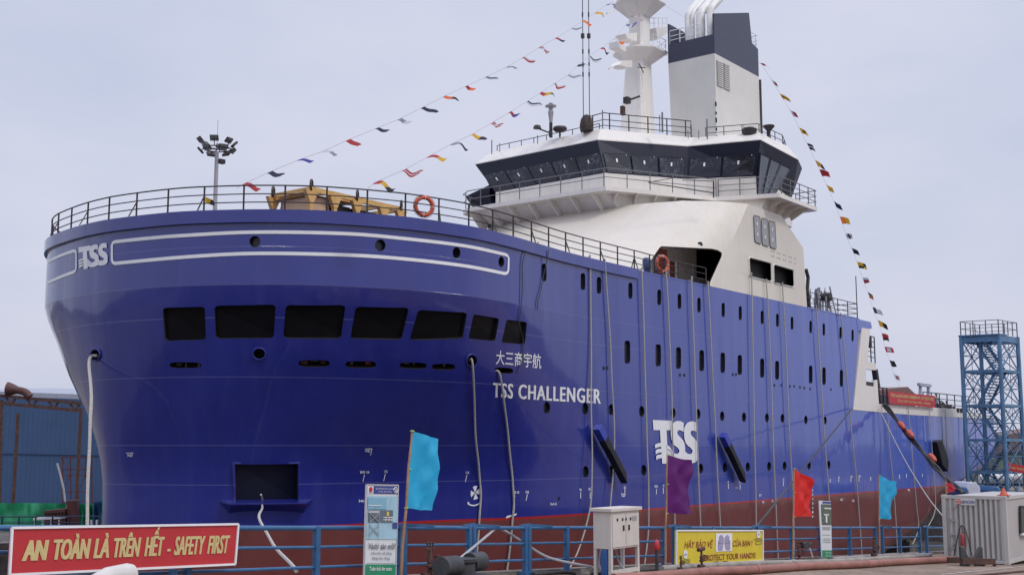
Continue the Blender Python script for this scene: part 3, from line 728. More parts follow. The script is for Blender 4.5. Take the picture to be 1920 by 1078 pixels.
# full-height glazing at the port wing end
q0 = [Vector((*TOPR[0], 18.8)).lerp(Vector((*LOWR[0], 16.6)), .36), Vector((*TOPR[7], 18.8)).lerp(Vector((*LOWR[7], 16.6)), .36), Vector((69.3, .95, 15.5)), Vector((66.55, .55, 15.5))]
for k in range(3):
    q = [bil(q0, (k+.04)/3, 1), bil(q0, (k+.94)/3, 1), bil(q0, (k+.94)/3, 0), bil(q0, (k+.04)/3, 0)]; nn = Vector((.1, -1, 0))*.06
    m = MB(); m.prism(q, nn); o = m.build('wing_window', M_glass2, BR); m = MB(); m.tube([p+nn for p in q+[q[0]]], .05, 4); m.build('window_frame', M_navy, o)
# walkway round the bridge front, its brackets and rail
WK = [(72.2, -1.0), (66.6, -1.0), (65.2, 2.6), (63.1, 3.7), (58.35, 6.3), (58.3, 17.0), (59.0, 18.0), (63, 18.6), (66, 18.6)]
IN = [(72.2, 2.0), (66.9, 1.4), (65.5, 3.4), (64, 5.0), (60.4, 7.7), (60.4, 16.2), (62.6, 17.2), (64, 17.2), (66, 17.2)]
m = MB(); n_ = len(WK)
m.loft([[Vector((*p, 15.38)) for p in WK]+[Vector((*p, 15.38)) for p in IN[::-1]], [Vector((*p, 15.12)) for p in WK]+[Vector((*p, 15.12)) for p in IN[::-1]]])
wk = m.build('walkway', M_wht, SHIP)
m = MB(); IN2 = [(a*.6+c*.4, b*.6+d*.4) for (a, b), (c, d) in zip(WK, IN)]
m.loft([[Vector((*p, 15.12)) for p in IN2]+[Vector((70, 10, 15.12))], [Vector((70.2, 1.0, 14.3)), Vector((66.4, .3, 14.3)), Vector((63.2, .9, 14.3)), Vector((61.6, 2.2, 14.3)), Vector((60.0, 6.5, 14.3)), Vector((60.1, 14, 14.3)), Vector((60.6, 16.6, 14.3)), Vector((63.5, 17.2, 14.3)), Vector((66, 17.4, 14.3)), Vector((70, 10, 14.3))]])
m.build('walkway_support', M_wht, SHIP)
for v in (7.4, 9, 10.6, 12.2, 13.8, 15.4, 17):
    m = MB(); m.prism([(58.4, v, 15.12), (60.6, v, 15.12), (60.2, v, 14.0), (59.9, v, 13.9)], (0, .06, 0)); m.build('bracket', M_wht, wk)
for t in (.15, .4, .65, .9):
    p = Vector((*WK[4], 15.12)).lerp(Vector((*WK[3], 15.12)), t); m = MB(); d = Vector((.61, .79, 0)); m.prism([p, p+d*1.9, p+d*1.7+Vector((0, 0, -1.0))], Vector((.05, -.04, 0))); m.build('bracket', M_wht, wk)
for u in (67.4, 68.6, 69.8, 71.0):
    m = MB(); m.prism([(u, -.95, 15.12), (u, .6, 15.12), (u, .3, 14.45)], (.06, 0, 0)); m.build('bracket', M_wht, wk)
m = MB(); railing(m, [Vector((*p, 15.38)) for p in WK[2:8]], 1.1, 1.55, (1., .5), .026, .026); m.build('walkway_railing', M_lrail, wk)
m = MB(); railing(m, [Vector((*p, 15.38)) for p in ((72.2, 1.8), (72.2, -.95), (66.7, -.95), (65.3, 2.5))], 1.1, 1.4, (1., .66, .33), .026, .03); m.build('wing_railing', M_lrail, wk)
m = MB(); a = PV(1222, 344, 3.); m.bar(PV(1217, 343, 2.5), PV(1338, 362, .2), .05); m.bar(PV(1280, 338, 2.5), PV(1338, 340, .2), .04); m.bar(PV(1338, 339, .2), PV(1338, 371, .2), .06); m.bar(PV(1215,342,2.5), PV(1268, 333, 3.4), .04); m.build('spare_railing', M_rail, wk)
# starboard wing end
m = MB(); q = [(61, 17.4), (61, 19.5), (66, 21), (66, 17.4)]; q2 = [(61.4, 17.2), (61.4, 18.1), (66, 19.6), (66, 17.2)]
m.loft([R3(q2, 14.7), R3(q, 16.9), R3([(61, 17.3), (61, 17.4), (66, 18.4), (66, 17.3)], 17.4)]); m.build('wing_box', M_navy, BR)

# roof fittings
RF = 19.7
m = MB(); railing(m, [Vector((*p, RF)) for p in ((61.6, 17.2), (61.2, 8.6))], .5, 1.1, (1.,), .022, .022); m.build('roof_railing', M_rail, BR)
m = MB(); railing(m, [Vector((*p, RF)) for p in ((67.0, 4.2), (68.2, 1.1), (71.8, 1.1), (74, 1.9))], .75, 1.2, (1., .5), .022, .024); m.build('roof_railing', M_rail, BR)
m = MB(); railing(m, [Vector((*p, RF)) for p in ((63.0, 11.2), (61.4, 9.6), (61.2, 8.3), (66.3, 4.9), (68.3, 6.0))], 1.15, 1.3, (1., .62, .3), .028, .034); m.build('roof_railing', M_rail, BR)
def onroof(px, py): p = PZ(px, py, RF); return p
def hz(p, px, py):                                # height of the point above p seen at (px, py)
    d = rayF(px, py); k = math.hypot(p.x, p.y+SD)/math.hypot(d.x, d.y); return d.z*k
p = onroof(1033, 258); zt = hz(p, 1033, 194)
m = MB(); m.tube([p, (p.x, p.y, zt-1.3)], .11, 8); o = m.build('sensor_pole', M_rail, SHIP)
m = MB(); m.lathe([(.10, -1.3), (.14, -.95), (.19, -.6), (.13, -.42), (.13, -.3), (.36, -.24), (.38, -.17), (.12, -.12), (.14, .0), (.0, .03)], (p.x, p.y, zt), 12); m.build('lamp_head', mat('galvanised', (.35, .35, .37), .5), o)
m = MB(); m.bar((p.x, p.y, zt-2.0), (p.x-.55, p.y+.6, zt-1.7), .08); m.lathe([(.0, 0), (.28, .05), (.2, .25), (0, .3)], (p.x-.6, p.y+.65, zt-1.75), 8); m.build('side_lamp', M_rail, o)
m = MB(); m.bar((p.x, p.y, zt-2.2), (p.x-.4, p.y-.3, zt-2.1), .08); m.tube([(p.x-.3, p.y-.2, zt-2.3), (p.x-.3, p.y-.2, zt-1.9)], .12, 8); m.build('side_lamp', M_rail, o)
p = onroof(1050, 257); m = MB(); m.tube([p, p+Vector((0, 0, .5))], .06, 6); m.lathe([(.0, .3), (.34, .36), (.47, .5), (.42, .64), (.0, .68)], p, 12); m.build('satellite_dish', M_rail, SHIP, smooth=True)
M_tarp = mat('dark_tarpaulin', (.05, .035, .03), .7, var=.6, scale=4, bump=.8, bscale=6)
p = onroof(1100, 246); m = MB(); m.lathe([(.42, 0), (.46, .35), (.4, .7), (.22, 1.0), (.0, 1.08)], p, 10); o = m.build('covered_instrument', M_tarp, SHIP, smooth=True)
for x0, x1 in ((1094, 1093), (1105.5, 1103.5)):
    p = onroof(x0, 243); zt = hz(p, x1, -60); m = MB(); m.tube([p, (p.x, p.y, zt)], .028, 5)
    for yy in (28, 68, 97, 122, 140): z_ = hz(p, x0, yy); m.tube([(p.x, p.y, z_-.14), (p.x, p.y, z_+.14)], .13 if yy == 68 else .055, 6)
    m.build('whip_antenna', M_rail, SHIP)
for x, y0, y1, r in ((1130,243,207,.04), (1242,240,211,.06), (1237,240,216,.03), (1290,252,244,.03), (1310,252,245,.03), (1326,252,223,.05), (1395,248,236,.03), (1008,262,254,.03), (922,281,263,.04), (937,277,269,.03)):
    p = onroof(x, y0); m = MB(); m.tube([p-Vector((0, 0, .3)), (p.x, p.y, hz(p, x, y1))], r, 5); m.build('roof_antenna', M_lrail, SHIP)
p = onroof(1442, 262); m = MB(); m.lathe([(.2, -.2), (.1, .3), (.12, .55), (.38, .85), (.38, .92), (0, .93)], p, 12); m.build('roof_horn', M_rail, SHIP, smooth=True)
p = onroof(1405, 249); m = MB(); m.lathe([(.4, -.2), (.5, .2), (.3, .32), (0, .35)], p, 12); m.build('roof_vent', M_rail, SHIP, smooth=True)

# mast
VM = 9.5
def mx(px, py): return PV(px, py, VM)
def rectring(c, h, sx=1., sy=1.): return [c+Vector((x*h*sx, y*h*sy, 0)) for x, y in ((-1, -.75), (-.75, -1), (.75, -1), (1, -.75), (1, .75), (.75, 1), (-.75, 1), (-1, .75))]
K = .0355
C0 = mx(1195, 262); C1 = mx(1197, 121); C2 = mx(1199, 88); C3 = mx(1198, 20); C4 = mx(1198, -60)
m = MB(); m.loft([rectring(C0, 66*K/2.45), rectring(C1, 48*K/2.45), rectring(C2, 40*K/2.45), rectring(C3, 38*K/2.45), rectring(C4, 30*K/2.45)]); MAST = m.build('mast', M_wht2, SHIP)
def platform(c, rx, ry, h, under, name='platform'):
    m = MB(); hexa = lambda s, z, b=1.: [c+Vector((x*rx*s, y*ry*s, z)) for x, y in ((-1, -.45), (-.5, -1), (.6, -1), (1, -.4), (1, .4), (.6, 1), (-.5, 1), (-1, .45))]
    m.loft([hexa(.42, -under), hexa(1, 0), hexa(1, h)]); o = m.build(name, M_wht2, MAST)
    r_ = MB(); P = hexa(.95, h); railing(r_, P[1:5], .8, .8, (1., .5), .02, .02); r_.build('platform_railing', M_white, o); return o
platform(mx(1199, 103), 1.65, 1.65, .12, .75); platform(mx(1198, 11), 1.6, 1.6, .12, .9)
def wing(pts, dv, nm='radar_platform'):
    m = MB(); q = [mx(*p) for p in pts]; m.prism([p+Vector((0, -dv, 0)) for p in q], (0, 2*dv, 0)); return m.build(nm, M_wht2, MAST)
wing([(1216,56),(1251,53),(1251,57),(1219,78)], .6); wing([(1163,66),(1185,64),(1185,80),(1166,74)], .4); wing([(1151,124),(1160,116),(1176,116),(1176,129),(1166,129)], .4)
m = MB(); railing(m, [PV(1218, 54, VM-.5), PV(1251, 53, VM-.5)], .75, .7, (1., .5), .02, .02); m.build('platform_railing', M_white, MAST)
m = MB(); a, b = PV(1202, 126, VM-.78), PV(1205, 243, VM-1.08)
for k in range(24): q = a.lerp(b, k/23); m.bar(q-Vector((.17, 0, 0)), q+Vector((.17, 0, 0)), .03)
m.bar(a-Vector((.17, 0, 0)), b-Vector((.17, 0, 0)), .035); m.bar(a+Vector((.17, 0, 0)), b+Vector((.17, 0, 0)), .035); m.build('ladder', M_wht2, MAST)
m = MB(); a = PV(1177, 189, VM-1.1); b = PV(1199, 181, VM-1.15); m.bar(a, b, .12); m.box(a.x-.25, a.x+.15, a.y-.15, a.y+.2, a.z-.2, a.z+.2); m.build('crane_bracket', M_rail, MAST)
m = MB(); a = PV(1202, 127, VM-1.)
for d in ((.5, 0, .1), (-.45, 0, -.1), (.3, 0, -.3), (-.3, 0, .2)): m.bar(a, a+Vector(d), .05)
m.build('aerial', M_rail, MAST)
M_rust = mat('rusty_steel', (.075, .035, .026), .75, var=.5, scale=5, bump=.5)
m = MB(); a = PV(1168, 208, VM-.9); m.box(a.x-.15, a.x+.18, a.y-.1, a.y+.15, a.z-.3, a.z+.32); m.build('rusty_box', M_rust, MAST, bevel=.05)
for px, py, qx, qy in ((1149,88,1170,94), (1138,26,1153,21), (1141,130,1152,125), (1248,104,1266,100), (1151,8,1156,0)):
    a, b = mx(px, py), mx(qx, qy); m = MB(); m.bar(a, b, .09)
    if px == 1149: m.box(a.x, b.x-.2, a.y-.3, a.y+.3, a.z-.1, a.z+.3)
    m.build('light_arm', M_wht2, MAST)

# funnel
VF = 4.0
cb = PV(1340, 100, VF); cb2 = PV(1345, 252, VF); ab = PV(1422.5, 141, VF); ab2 = PV(1428, 240, VF)
uf, ua = cb.x, ab.x; vs_ = PU(1253, 119, uf).y; vs2 = PU(1260, 247, uf).y
zb_ = cb.z; zt1 = PV(1335, 24, VF).z; zt2 = PV(1403, 24, VF).z; us = PV(1404, 24, VF).x; zs_ = PV(1406, 79, VF).z; zw = PU(1340, 64, uf).z
m = MB(); m.loft([[(uf, VF, 19.5), (ua+.05, VF, 19.5), (ua+.05, vs2, 19.5), (uf, vs2, 19.5)], [(uf, VF, zb_), (ua, VF, zb_), (ua, vs_, zb_), (uf, vs_, zb_)]]); FUN = m.build('funnel', M_grey, SHIP)
m = MB(); m.loft([[(uf-.01, VF-.01, zb_), (ua, VF-.01, zb_), (ua, vs_, zb_), (uf-.01, vs_, zb_)], [(uf-.01, VF-.01, zw), (ua, VF-.01, zw), (ua, vs_, zw), (uf-.01, vs_, zw)]]); FT_ = m.build('funnel_top', M_funnel, FUN)
m = MB(); m.prism([(uf-.01, VF-.012, zw), (ua, VF-.012, zw), (ua, VF-.012, zs_-.2), (us+.35, VF-.012, zs_), (us, VF-.012, zt2), (uf-.01, VF-.012, zt1)], (0, .12, 0)); m.build('side_screen', M_funnel, FT_)
m = MB(); zz = PU(1253, 46, uf).z; m.prism([(uf, vs_, zw), (ua-1.2, vs_, zw), (ua-1.2, vs_, zz), (uf, vs_, zz)], (0, -.12, 0)); m.build('side_screen', M_funnel, FT_)
m = MB(); m.prism([(ua-1.2, vs_-.12, zw), (ua-1.2, VF+.12, zw), (ua-1.2, VF+.12, zz+1.2), (ua-1.2, vs_-.12, zz)], (.1, 0, 0)); m.build('aft_screen', M_navy, FT_)
m = MB(); railing(m, [Vector((uf+.05, vs_-.1, zw)), Vector((uf+.05, VF+1.0, zw))], .95, .9, (1., .6, .3), .025, .03); m.build('funnel_railing', M_white, FT_)
m = MB(); railing(m, [Vector((us+.4, VF+.1, zs_-.1)), Vector((ua+.1, VF+.1, zs_-.1)), Vector((ua+.1, VF+1.5, zs_-.1))], .95, .9, (1., .6, .3), .02, .025); m.build('funnel_railing', M_white, FT_)
M_steel = mat('exhaust_white', (.74, .73, .70), .4, 0., var=.15, scale=2)
for px, py, dv, r, kx in ((1291, 74, 5.9, .23, 1.0), (1299, 74, 5.3, .15, 1.05), (1314, 66, 5.4, .31, 1.1), (1333, 60, 4.6, .25, 1.0)):
    b = PU(px, py, uf+.9); zk = hz(b, px, 28 if px < 1330 else 21)
    m = MB(); m.tube([Vector((b.x, b.y, zw-.5)), Vector((b.x, b.y, zk)), Vector((b.x+.25, b.y-.04, zk+.35)), Vector((b.x+1.2, b.y-.15, zk+1.25)), Vector((b.x+1.5, b.y-.15, zk+1.55))], r, 12); m.build('exhaust_pipe', M_steel, FUN, smooth=True)
for q in ([(1342.8,113),(1354.5,118),(1355,166),(1344,161)], [(1356,118.5),(1367,123),(1368,171.5),(1356.5,166.5)]):
    Q = [PV(x, y, VF) for x, y in q]; m = MB(); m.prism([p+Vector((0, .02, 0)) for p in Q], (0, -.05, 0)); o = m.build('louvre', M_lou, FUN)
    m = MB()
    for k in range(13): a = bil(Q, .06, (k+.5)/13); b = bil(Q, .94, (k+.5)/13); m.bar(a+Vector((0, -.06, 0)), b+Vector((0, -.06, 0)), .05, .06)
    m.build('slats', M_grey, o)
m = MB(); a = PV(1425, 142, VF-.1); m.tube([Vector((ua+.15, VF+.02, zb_-.2)), Vector((ua+.15, VF+.02, 19.8))], .13, 8); m.build('drain_pipe', M_rail, FUN)
m = MB()
for k in range(5): z_ = 19.9+k*.55; m.box(uf-.03, uf+.05, VF-.035, VF+.05, z_, z_+random.uniform(.15, .4))
m.build('corner_gap', M_dark, FUN)

# aft bulwark and break of the deck
def vplate(name, px, th=.2, m_=None, v=-.012, par=None):
    q = [PV(x, y, v) for x, y in px]; m = MB(); m.prism(q, (0, th, 0)); return m.build(name, m_ or M_cream, par or SHIP)
vplate('break_bulkhead', [(1616,614.5),(1631.5,617),(1629,645),(1626.5,678),(1642,681),(1643,694),(1624,692),(1624,722),(1639,725),(1641,712),(1645,712),(1648,757),(1754,764),(1807,767),(1868,783),(1867,785.5),(1707,777.5),(1600,768)], .25, M_wht, v=-.03)
vplate('bulkhead_locker', [(1625,715),(1638,717),(1638,726),(1625,724)], .3, M_rail, v=.05)
m = MB(); m.bar(PV(1640, 693, .3), PV(1645, 727, .3), .35); m.build('bulkhead_door', M_rail, SHIP)
m = MB(); railing(m, [PV(1626, 677, .3), PV(1641, 681, .3)], 1.9, .9, (1., .8, .6, .4, .2), .03, .04); a = PV(1630, 652, .4); m.bar(a, a+Vector((0, 0, .8)), .3); m.build('ladder_cage', M_rail, SHIP)
m = MB(); railing(m, [Vector((u, .3, 2.95)) for u in (94.5, 97, 100, 104, 108)], 1.3, 1.9, (1., .66, .33), .03, .04); m.build('stern_railing', M_rail, SHIP)
m = MB(); P0 = PV(1652, 758, .5); railing(m, [PV(1649, 757, .4), PV(1664, 758, .4)], 1.2, .7, (1., .7, .4, .2), .03, .05); m.build('gangway_rail', M_rail, SHIP)
for k, (x, y) in enumerate(((1796,766),(1802,766.5),(1807,767.3))):
    p = PV(x, y, -.04); m = MB(); m.box(p.x-.3, p.x+.3, p.y-.03, p.y+.05, p.z-.3, p.z+.05); m.build('freeing_port', M_dark, SHIP)
M_black = mat('opening_black', (.015, .015, .017), .6)


# ------------------------------------------------------------------ things on the ship
M_orange = mat('lifebuoy_orange', (.50, .085, .035), .5, var=.15)
def lifebuoy(c, ax, label, r=.37):
    t = thing('lifebuoy', label, 'lifebuoy', Vector(c)-Vector((0, 0, r+.08)), 'lifebuoys on the ship')
    m = MB(); m.torus(c, ax, r, .085, 28, 10); o = m.build('ring', M_orange, t, smooth=True)
    axv = Vector(ax).normalized(); a = axv.orthogonal().normalized(); b = axv.cross(a)
    for k in range(4):
        d = a*math.cos(k*math.pi/2+.78)+b*math.sin(k*math.pi/2+.78); tt = axv.cross(d)
        m = MB(); m.torus(Vector(c)+d*r, tt, .092, .012, 14, 4); m.build('band', M_white, t)
    m = MB(); pp = [Vector(c)+(a*math.cos(k*math.pi/8)+b*math.sin(k*math.pi/8))*(r+.12-.03*(k % 4 == 2)) for k in range(17)]; m.tube(pp, .012, 4); m.build('grab_line', M_rope, t)
c = PV(795, 387, -.35); lifebuoy(c, (-.45, -.85, -.05), 'orange lifebuoy hung on the curved bow railing to the right of the yellow frame', .36)
c = PV(1242, 495, .18); lifebuoy(c, (-.25, -1, 0), 'orange lifebuoy on the railing in front of the white recess and its red panel', .40)

M_yel = mat('yellow_paint', (.62, .37, .11), .5, var=.15, streak=.3, streakc=(.28, .13, .05))
M_peach = mat('peach_paint', (.60, .40, .23), .55, var=.08, streak=.3, streakc=(.4, .22, .1))
zd = 8.95
Y = thing('lifting_rig', 'yellow lifting frame with a pale cabin inside standing on the foredeck behind the bow railing', 'deck frame', (36.5, 6.5, zd), None)
xs = [34.15, 35.55, 36.9, 38.6, 39.75]; ztp = 11.0; va, vb = 5.5, 7.9
for v in (va, vb):
    for u in xs:
        m = MB(); m.bar((u, v, zd), (u, v, ztp-.45), .17); m.loft([[(u-.1, v-.1, ztp-.7), (u+.1, v-.1, ztp-.7), (u+.1, v+.1, ztp-.7), (u-.1, v+.1, ztp-.7)], [(u-.36, v-.1, ztp-.15), (u+.36, v-.1, ztp-.15), (u+.36, v+.1, ztp-.15), (u-.36, v+.1, ztp-.15)]]); m.build('post', M_yel, Y)
    m = MB(); m.bar((xs[0]-.1, v, ztp-.1), (xs[-1]+.1, v, ztp-.1), .16, .22); m.build('top_beam', M_yel, Y)
for u in (xs[0], xs[2], xs[3], xs[-1]):
    m = MB(); m.bar((u, va, ztp-.1), (u, vb, ztp-.1), .15, .2); m.build('cross_beam', M_yel, Y)
m = MB(); m.box(34.4, 35.5, 5.75, 7.7, zd, 10.7); cb_ = m.build('cabin', M_peach, Y, bevel=.03)
m = MB(); m.box(34.36, 34.41, 6.0, 6.45, 9.5, 10.0); m.build('cabin_window', M_lou, cb_)
m = MB(); m.loft([[(34.2, 5.55, 10.72), (36.9, 5.55, 10.72), (36.9, 7.85, 10.72), (34.2, 7.85, 10.72)], [(34.3, 6.5, 10.98), (36.8, 6.5, 10.98), (36.8, 6.9, 10.98), (34.3, 6.9, 10.98)]]); m.build('roof', M_yel, Y)
for a, b in ((35.65, 36.8), (37.0, 38.45)):
    m = MB(); m.box(a, b, 5.8, 7.6, zd, 10.55); k = m.build('dark_cabin', M_black, Y); m = MB(); m.box(a, a+.25, 5.7, 5.8, zd, 10.55); m.build('cabin_jamb', M_peach, k)
    m = MB(); m.box(a+.3, b-.05, 5.65, 5.75, zd, 9.75); m.build('cabin_panel', M_grey, k)
for u in (38.75, 39.05, 39.35): m = MB(); m.bar((u, 5.45, 9.3), (u, 5.45, 10.5), .05); m.build('ladder_rail', M_yel, Y)
for z_ in (9.5, 9.9, 10.3): m = MB(); m.bar((38.7, 5.45, z_), (39.7, 5.45, z_), .05); m.build('guard_rail', M_yel, Y)
for u, v in ((34.1, 7.9), (34.15, 5.5), (36.9, 5.5), (39.75, 5.5)):
    m = MB(); m.torus((u, v-.05, ztp+.08), (.6, -.8, 0), .22, .05, 18, 6); 
    for k in range(4): d = Vector((.8*math.cos(k*.785), .6*math.cos(k*.785), math.sin(k*.785)))*.2; c = Vector((u, v-.05, ztp+.08)); m.bar(c-d, c+d, .03)
    m.build('sheave', M_rail, Y, smooth=True)

# foldable deck gear by the aft rail
def clutter(name, label, cat, c, ext, n, m_, seed, r=.06, group=None):
    rnd = random.Random(seed); c = Vector(c); t = thing(name, label, cat, c, group)
    m = MB()
    for k in range(n):
        a = c+Vector((rnd.uniform(-1, 1)*ext[0], rnd.uniform(-1, 1)*ext[1], 0 if k % 3 else rnd.uniform(.3, .6)*ext[2])); b = c+Vector(((a.x-c.x)*rnd.uniform(.2, 1.), (a.y-c.y)*rnd.uniform(.2, 1), rnd.uniform(.55, 1)*ext[2])); b.z = max(b.z, c.z)
        m.bar(a, b, r*rnd.uniform(.5, 1.3))
    m.build('frame', m_, t); m = MB(); m.box(c.x-ext[0]*.7, c.x+ext[0]*.7, c.y-ext[1]*.6, c.y+ext[1]*.6, c.z, c.z+.2); m.build('base', m_, t, bevel=.02)
    m = MB(); m.tube([c+Vector((-.1, -ext[1], ext[2]*.6)), c+Vector((-.1, -ext[1]*.3, ext[2]*.6))], ext[2]*.16, 12); m.build('drum', M_rail, t, smooth=True); return t
M_gal = MATS['galvanised']
p = PV(1536, 578, 1.2); clutter('deck_winch', 'tangle of grey winch gear on the upper deck behind the white superstructure', 'winch', (p.x, 1.2, 8.95), (1.6, .9, 1.9), 34, M_gal, 3, .09)
m = MB(); pts = [PV(x, y, .6) for x, y in ((1511,505),(1515,520),(1514,545),(1517,575),(1520,584))]; m.tube([p+Vector((.1*math.sin(i*3), 0, 0)) for i, p in enumerate(pts)], .13, 6); solo(m, 'cable_bundle', M_rail, 'black cable bundle hanging down the after edge of the white superstructure', 'cable', pts[-1])
t0 = PV(1213, 505, 1.2); t0.z = 8.95; BT = thing('blue_locker', 'small blue cowl standing on the deck beside the red panel of the recess', 'vent cowl', t0)
m = MB(); m.lathe([(.13, 0), (.13, .35), (.23, .5), (.25, .95), (.18, 1.1), (0, 1.13)], t0, 10); m.build('cowl', mat('dull_blue', (.05, .075, .17), .5), BT, smooth=True)
m = MB(); m.bar(t0+Vector((-.2, -.3, 0)), t0+Vector((-.2, -.3, .9)), .06); m.bar(t0+Vector((.3, -.3, 0)), t0+Vector((.3, -.3, .9)), .06); m.build('leg', M_rail, BT)
# brown canopy on the working deck, davit posts
a = PV(1655, 757, 6)
SH = thing('deck_shed', 'brown pitched canopy on the low after deck behind the red ceremony banner', 'deck shed', (a.x+2, 6, 2.5))
Q = [PV(x, y, 6) for x, y in ((1650,731),(1702,725),(1716,738),(1716,768),(1655,768))]
m = MB(); m.prism([Q[0], Q[1], Q[2], Q[2]-Vector((0, 0, .15)), Q[0]-Vector((0, 0, .45))], (0, 4, 0)); m.build('roof', mat('brown_roof', (.17, .085, .07), .7, streak=.3), SH)
m = MB(); m.prism([Q[0]-Vector((0, 0, .5)), Q[2]-Vector((0, 0, .2)), Q[3], Q[4]], (0, 3.6, 0)); m.build('wall', M_rail, SH)
a = PV(1723, 765, 3.); DV = thing('deck_gantry', 'small grey goalpost frame on the after deck right of the brown canopy', 'frame', (a.x, 3, 2.5))
p1, p2, p3, p4 = [PV(x, y, 3.) for x, y in ((1724,765),(1726,721),(1741,723),(1739,765))]
for k, (a, b) in enumerate(((p1, p2), (p4, p3))): m = MB(); m.bar(a, b, .22); m.build('post', M_gal, DV)
m = MB(); d = p3-p2; m.bar(p2-d*.25, p3+d*.2, .25); m.build('cross_beam', M_gal, DV)
p = PV(1785, 768, 2.); clutter('deck_machinery', 'dark heap of machinery on the after deck near the blue stair tower', 'machinery', (p.x, 3.2, 2.5), (1.9, 1.2, 1.5), 26, M_rail, 9, .14)

# person on the working deck (skin body)
def skin_person(org, label, shirt, trousers, yaw=0.):
    t = thing('person', label, 'person', org)
    J = [(0,0,.95),(0,0,1.15),(0,0,1.38),(0,0,1.50),(0,.01,1.60),(0,.015,1.70),
         (.10,0,.90),(.11,.02,.50),(.11,-.02,.08),(.12,.10,.04),(-.10,0,.90),(-.11,.02,.50),(-.11,-.02,.08),(-.12,.10,.04),
         (.19,0,1.40),(.25,.02,1.14),(.27,.14,.93),(.27,.2,.86),(-.19,0,1.40),(-.25,.02,1.14),(-.24,.16,.95),(-.23,.22,.88)]
    E_ = [(0,1),(1,2),(2,3),(3,4),(4,5),(0,6),(6,7),(7,8),(8,9),(0,10),(10,11),(11,12),(12,13),(2,14),(14,15),(15,16),(16,17),(2,18),(18,19),(19,20),(20,21)]
    Rr = [.14,.13,.15,.06,.095,.085,.095,.065,.045,.035,.095,.065,.045,.035,.06,.045,.035,.03,.06,.045,.035,.03]
    me = bpy.data.meshes.new('body'); me.from_pydata(J, E_, []); o = bpy.data.objects.new('body', me); COL.objects.link(o)
    sk = o.modifiers.new('skin', 'SKIN'); o.modifiers.new('sub', 'SUBSURF').render_levels = 2
    for i, v_ in enumerate(me.skin_vertices[0].data): v_.radius = (Rr[i], Rr[i]); v_.use_root = (i == 0)
    bpy.context.view_layer.update(); m2 = bpy.data.meshes.new_from_object(o.evaluated_get(bpy.context.evaluated_depsgraph_get())); bpy.data.objects.remove(o)
    b = bpy.data.objects.new('body', m2); COL.objects.link(b); b.parent = t; b.rotation_euler = (0, 0, yaw)
    m2.materials.clear()
    for x in (shirt, trousers, mat('skin', (.30, .17, .11), .6)): m2.materials.append(x)
    for p in m2.polygons:
        z = p.center.z; p.material_index = 1 if z < .93 else (2 if z > 1.47 or (abs(p.center.x) > .2 and z < 1.1) else 0); p.use_smooth = True
    m = MB(); m.lathe([(.105, 0), (.11, .06), (.08, .12), (0, .14)], Vector(org)+Vector((0, .015, 1.66)), 12); m.build('cap', mat('cap', (.1, .09, .09), .8), t, smooth=True)
    return t
p = PV(1757, 770, 2.6); skin_person((p.x, 2.6, 2.75), 'person in a grey shirt standing on the after deck right of the red banner', mat('grey_cloth', (.24, .24, .26), .9), mat('dark_cloth', (.05, .05, .06), .9), 2.6)

# ------------------------------------------------------------------ ropes
def rope(pts, r, label, name='hanging_rope', group='ropes hanging down the hull', m_=None, cat='rope', wob=.012):
    P = [Vector(p) for p in pts]; C = catmull(P, 6); rnd = random.Random(len(label)*7+int(P[0].x*10)); ph = rnd.uniform(0, 6)
    C = [p+Vector((math.sin(i*.9+ph)*wob+math.sin(i*.37+ph)*wob*1.3, 0, 0)) for i, p in enumerate(C)]
    m = MB(); m.tube(C, r, 6); return solo(m, name, m_ or M_rope, label, cat, C[-1], group, smooth=True)
def HN(x, y, off): l, n = hit_or(x, y); return l+n*off
ORD = ['first', 'second', 'third', 'fourth', 'fifth', 'sixth', 'seventh', 'eighth', 'ninth', 'tenth', 'eleventh', 'twelfth', 'thirteenth', 'fourteenth', 'fifteenth', 'sixteenth', 'seventeenth', 'eighteenth', 'nineteenth', 'twentieth', 'twenty-first', 'twenty-second', 'twenty-third', 'twenty-fourth']
p0 = HN(180, 667, -.1); p1 = HN(178, 675, .25)
rope([p0, p1, PW(171, 760, 45), PW(167, 860, 44), PW(162, 985, 43), PW(160, 1030, 42.5)], .065, 'thick braided white mooring rope hanging from the fairlead left of the bow windows', 'mooring_rope', wob=.015)
rope([HN(883, 676, -.1), HN(882, 684, .15), HN(889, 800, .1), HN(896, 880, .12), HN(899, 930, .1), HN(896, 990, .1), HN(892, 1050, .1)], .05, 'white mooring rope from the round fairlead right of the bow windows, across the thruster symbol', 'mooring_rope')
rope([HN(931, 697, -.1), HN(935, 705, .12), HN(948, 800, .1), HN(957, 880, .1), HN(961, 930, .1), HN(958, 980, .1), HN(948, 1075, .1)], .05, 'white mooring rope from the long slot under the Chinese characters', 'mooring_rope')
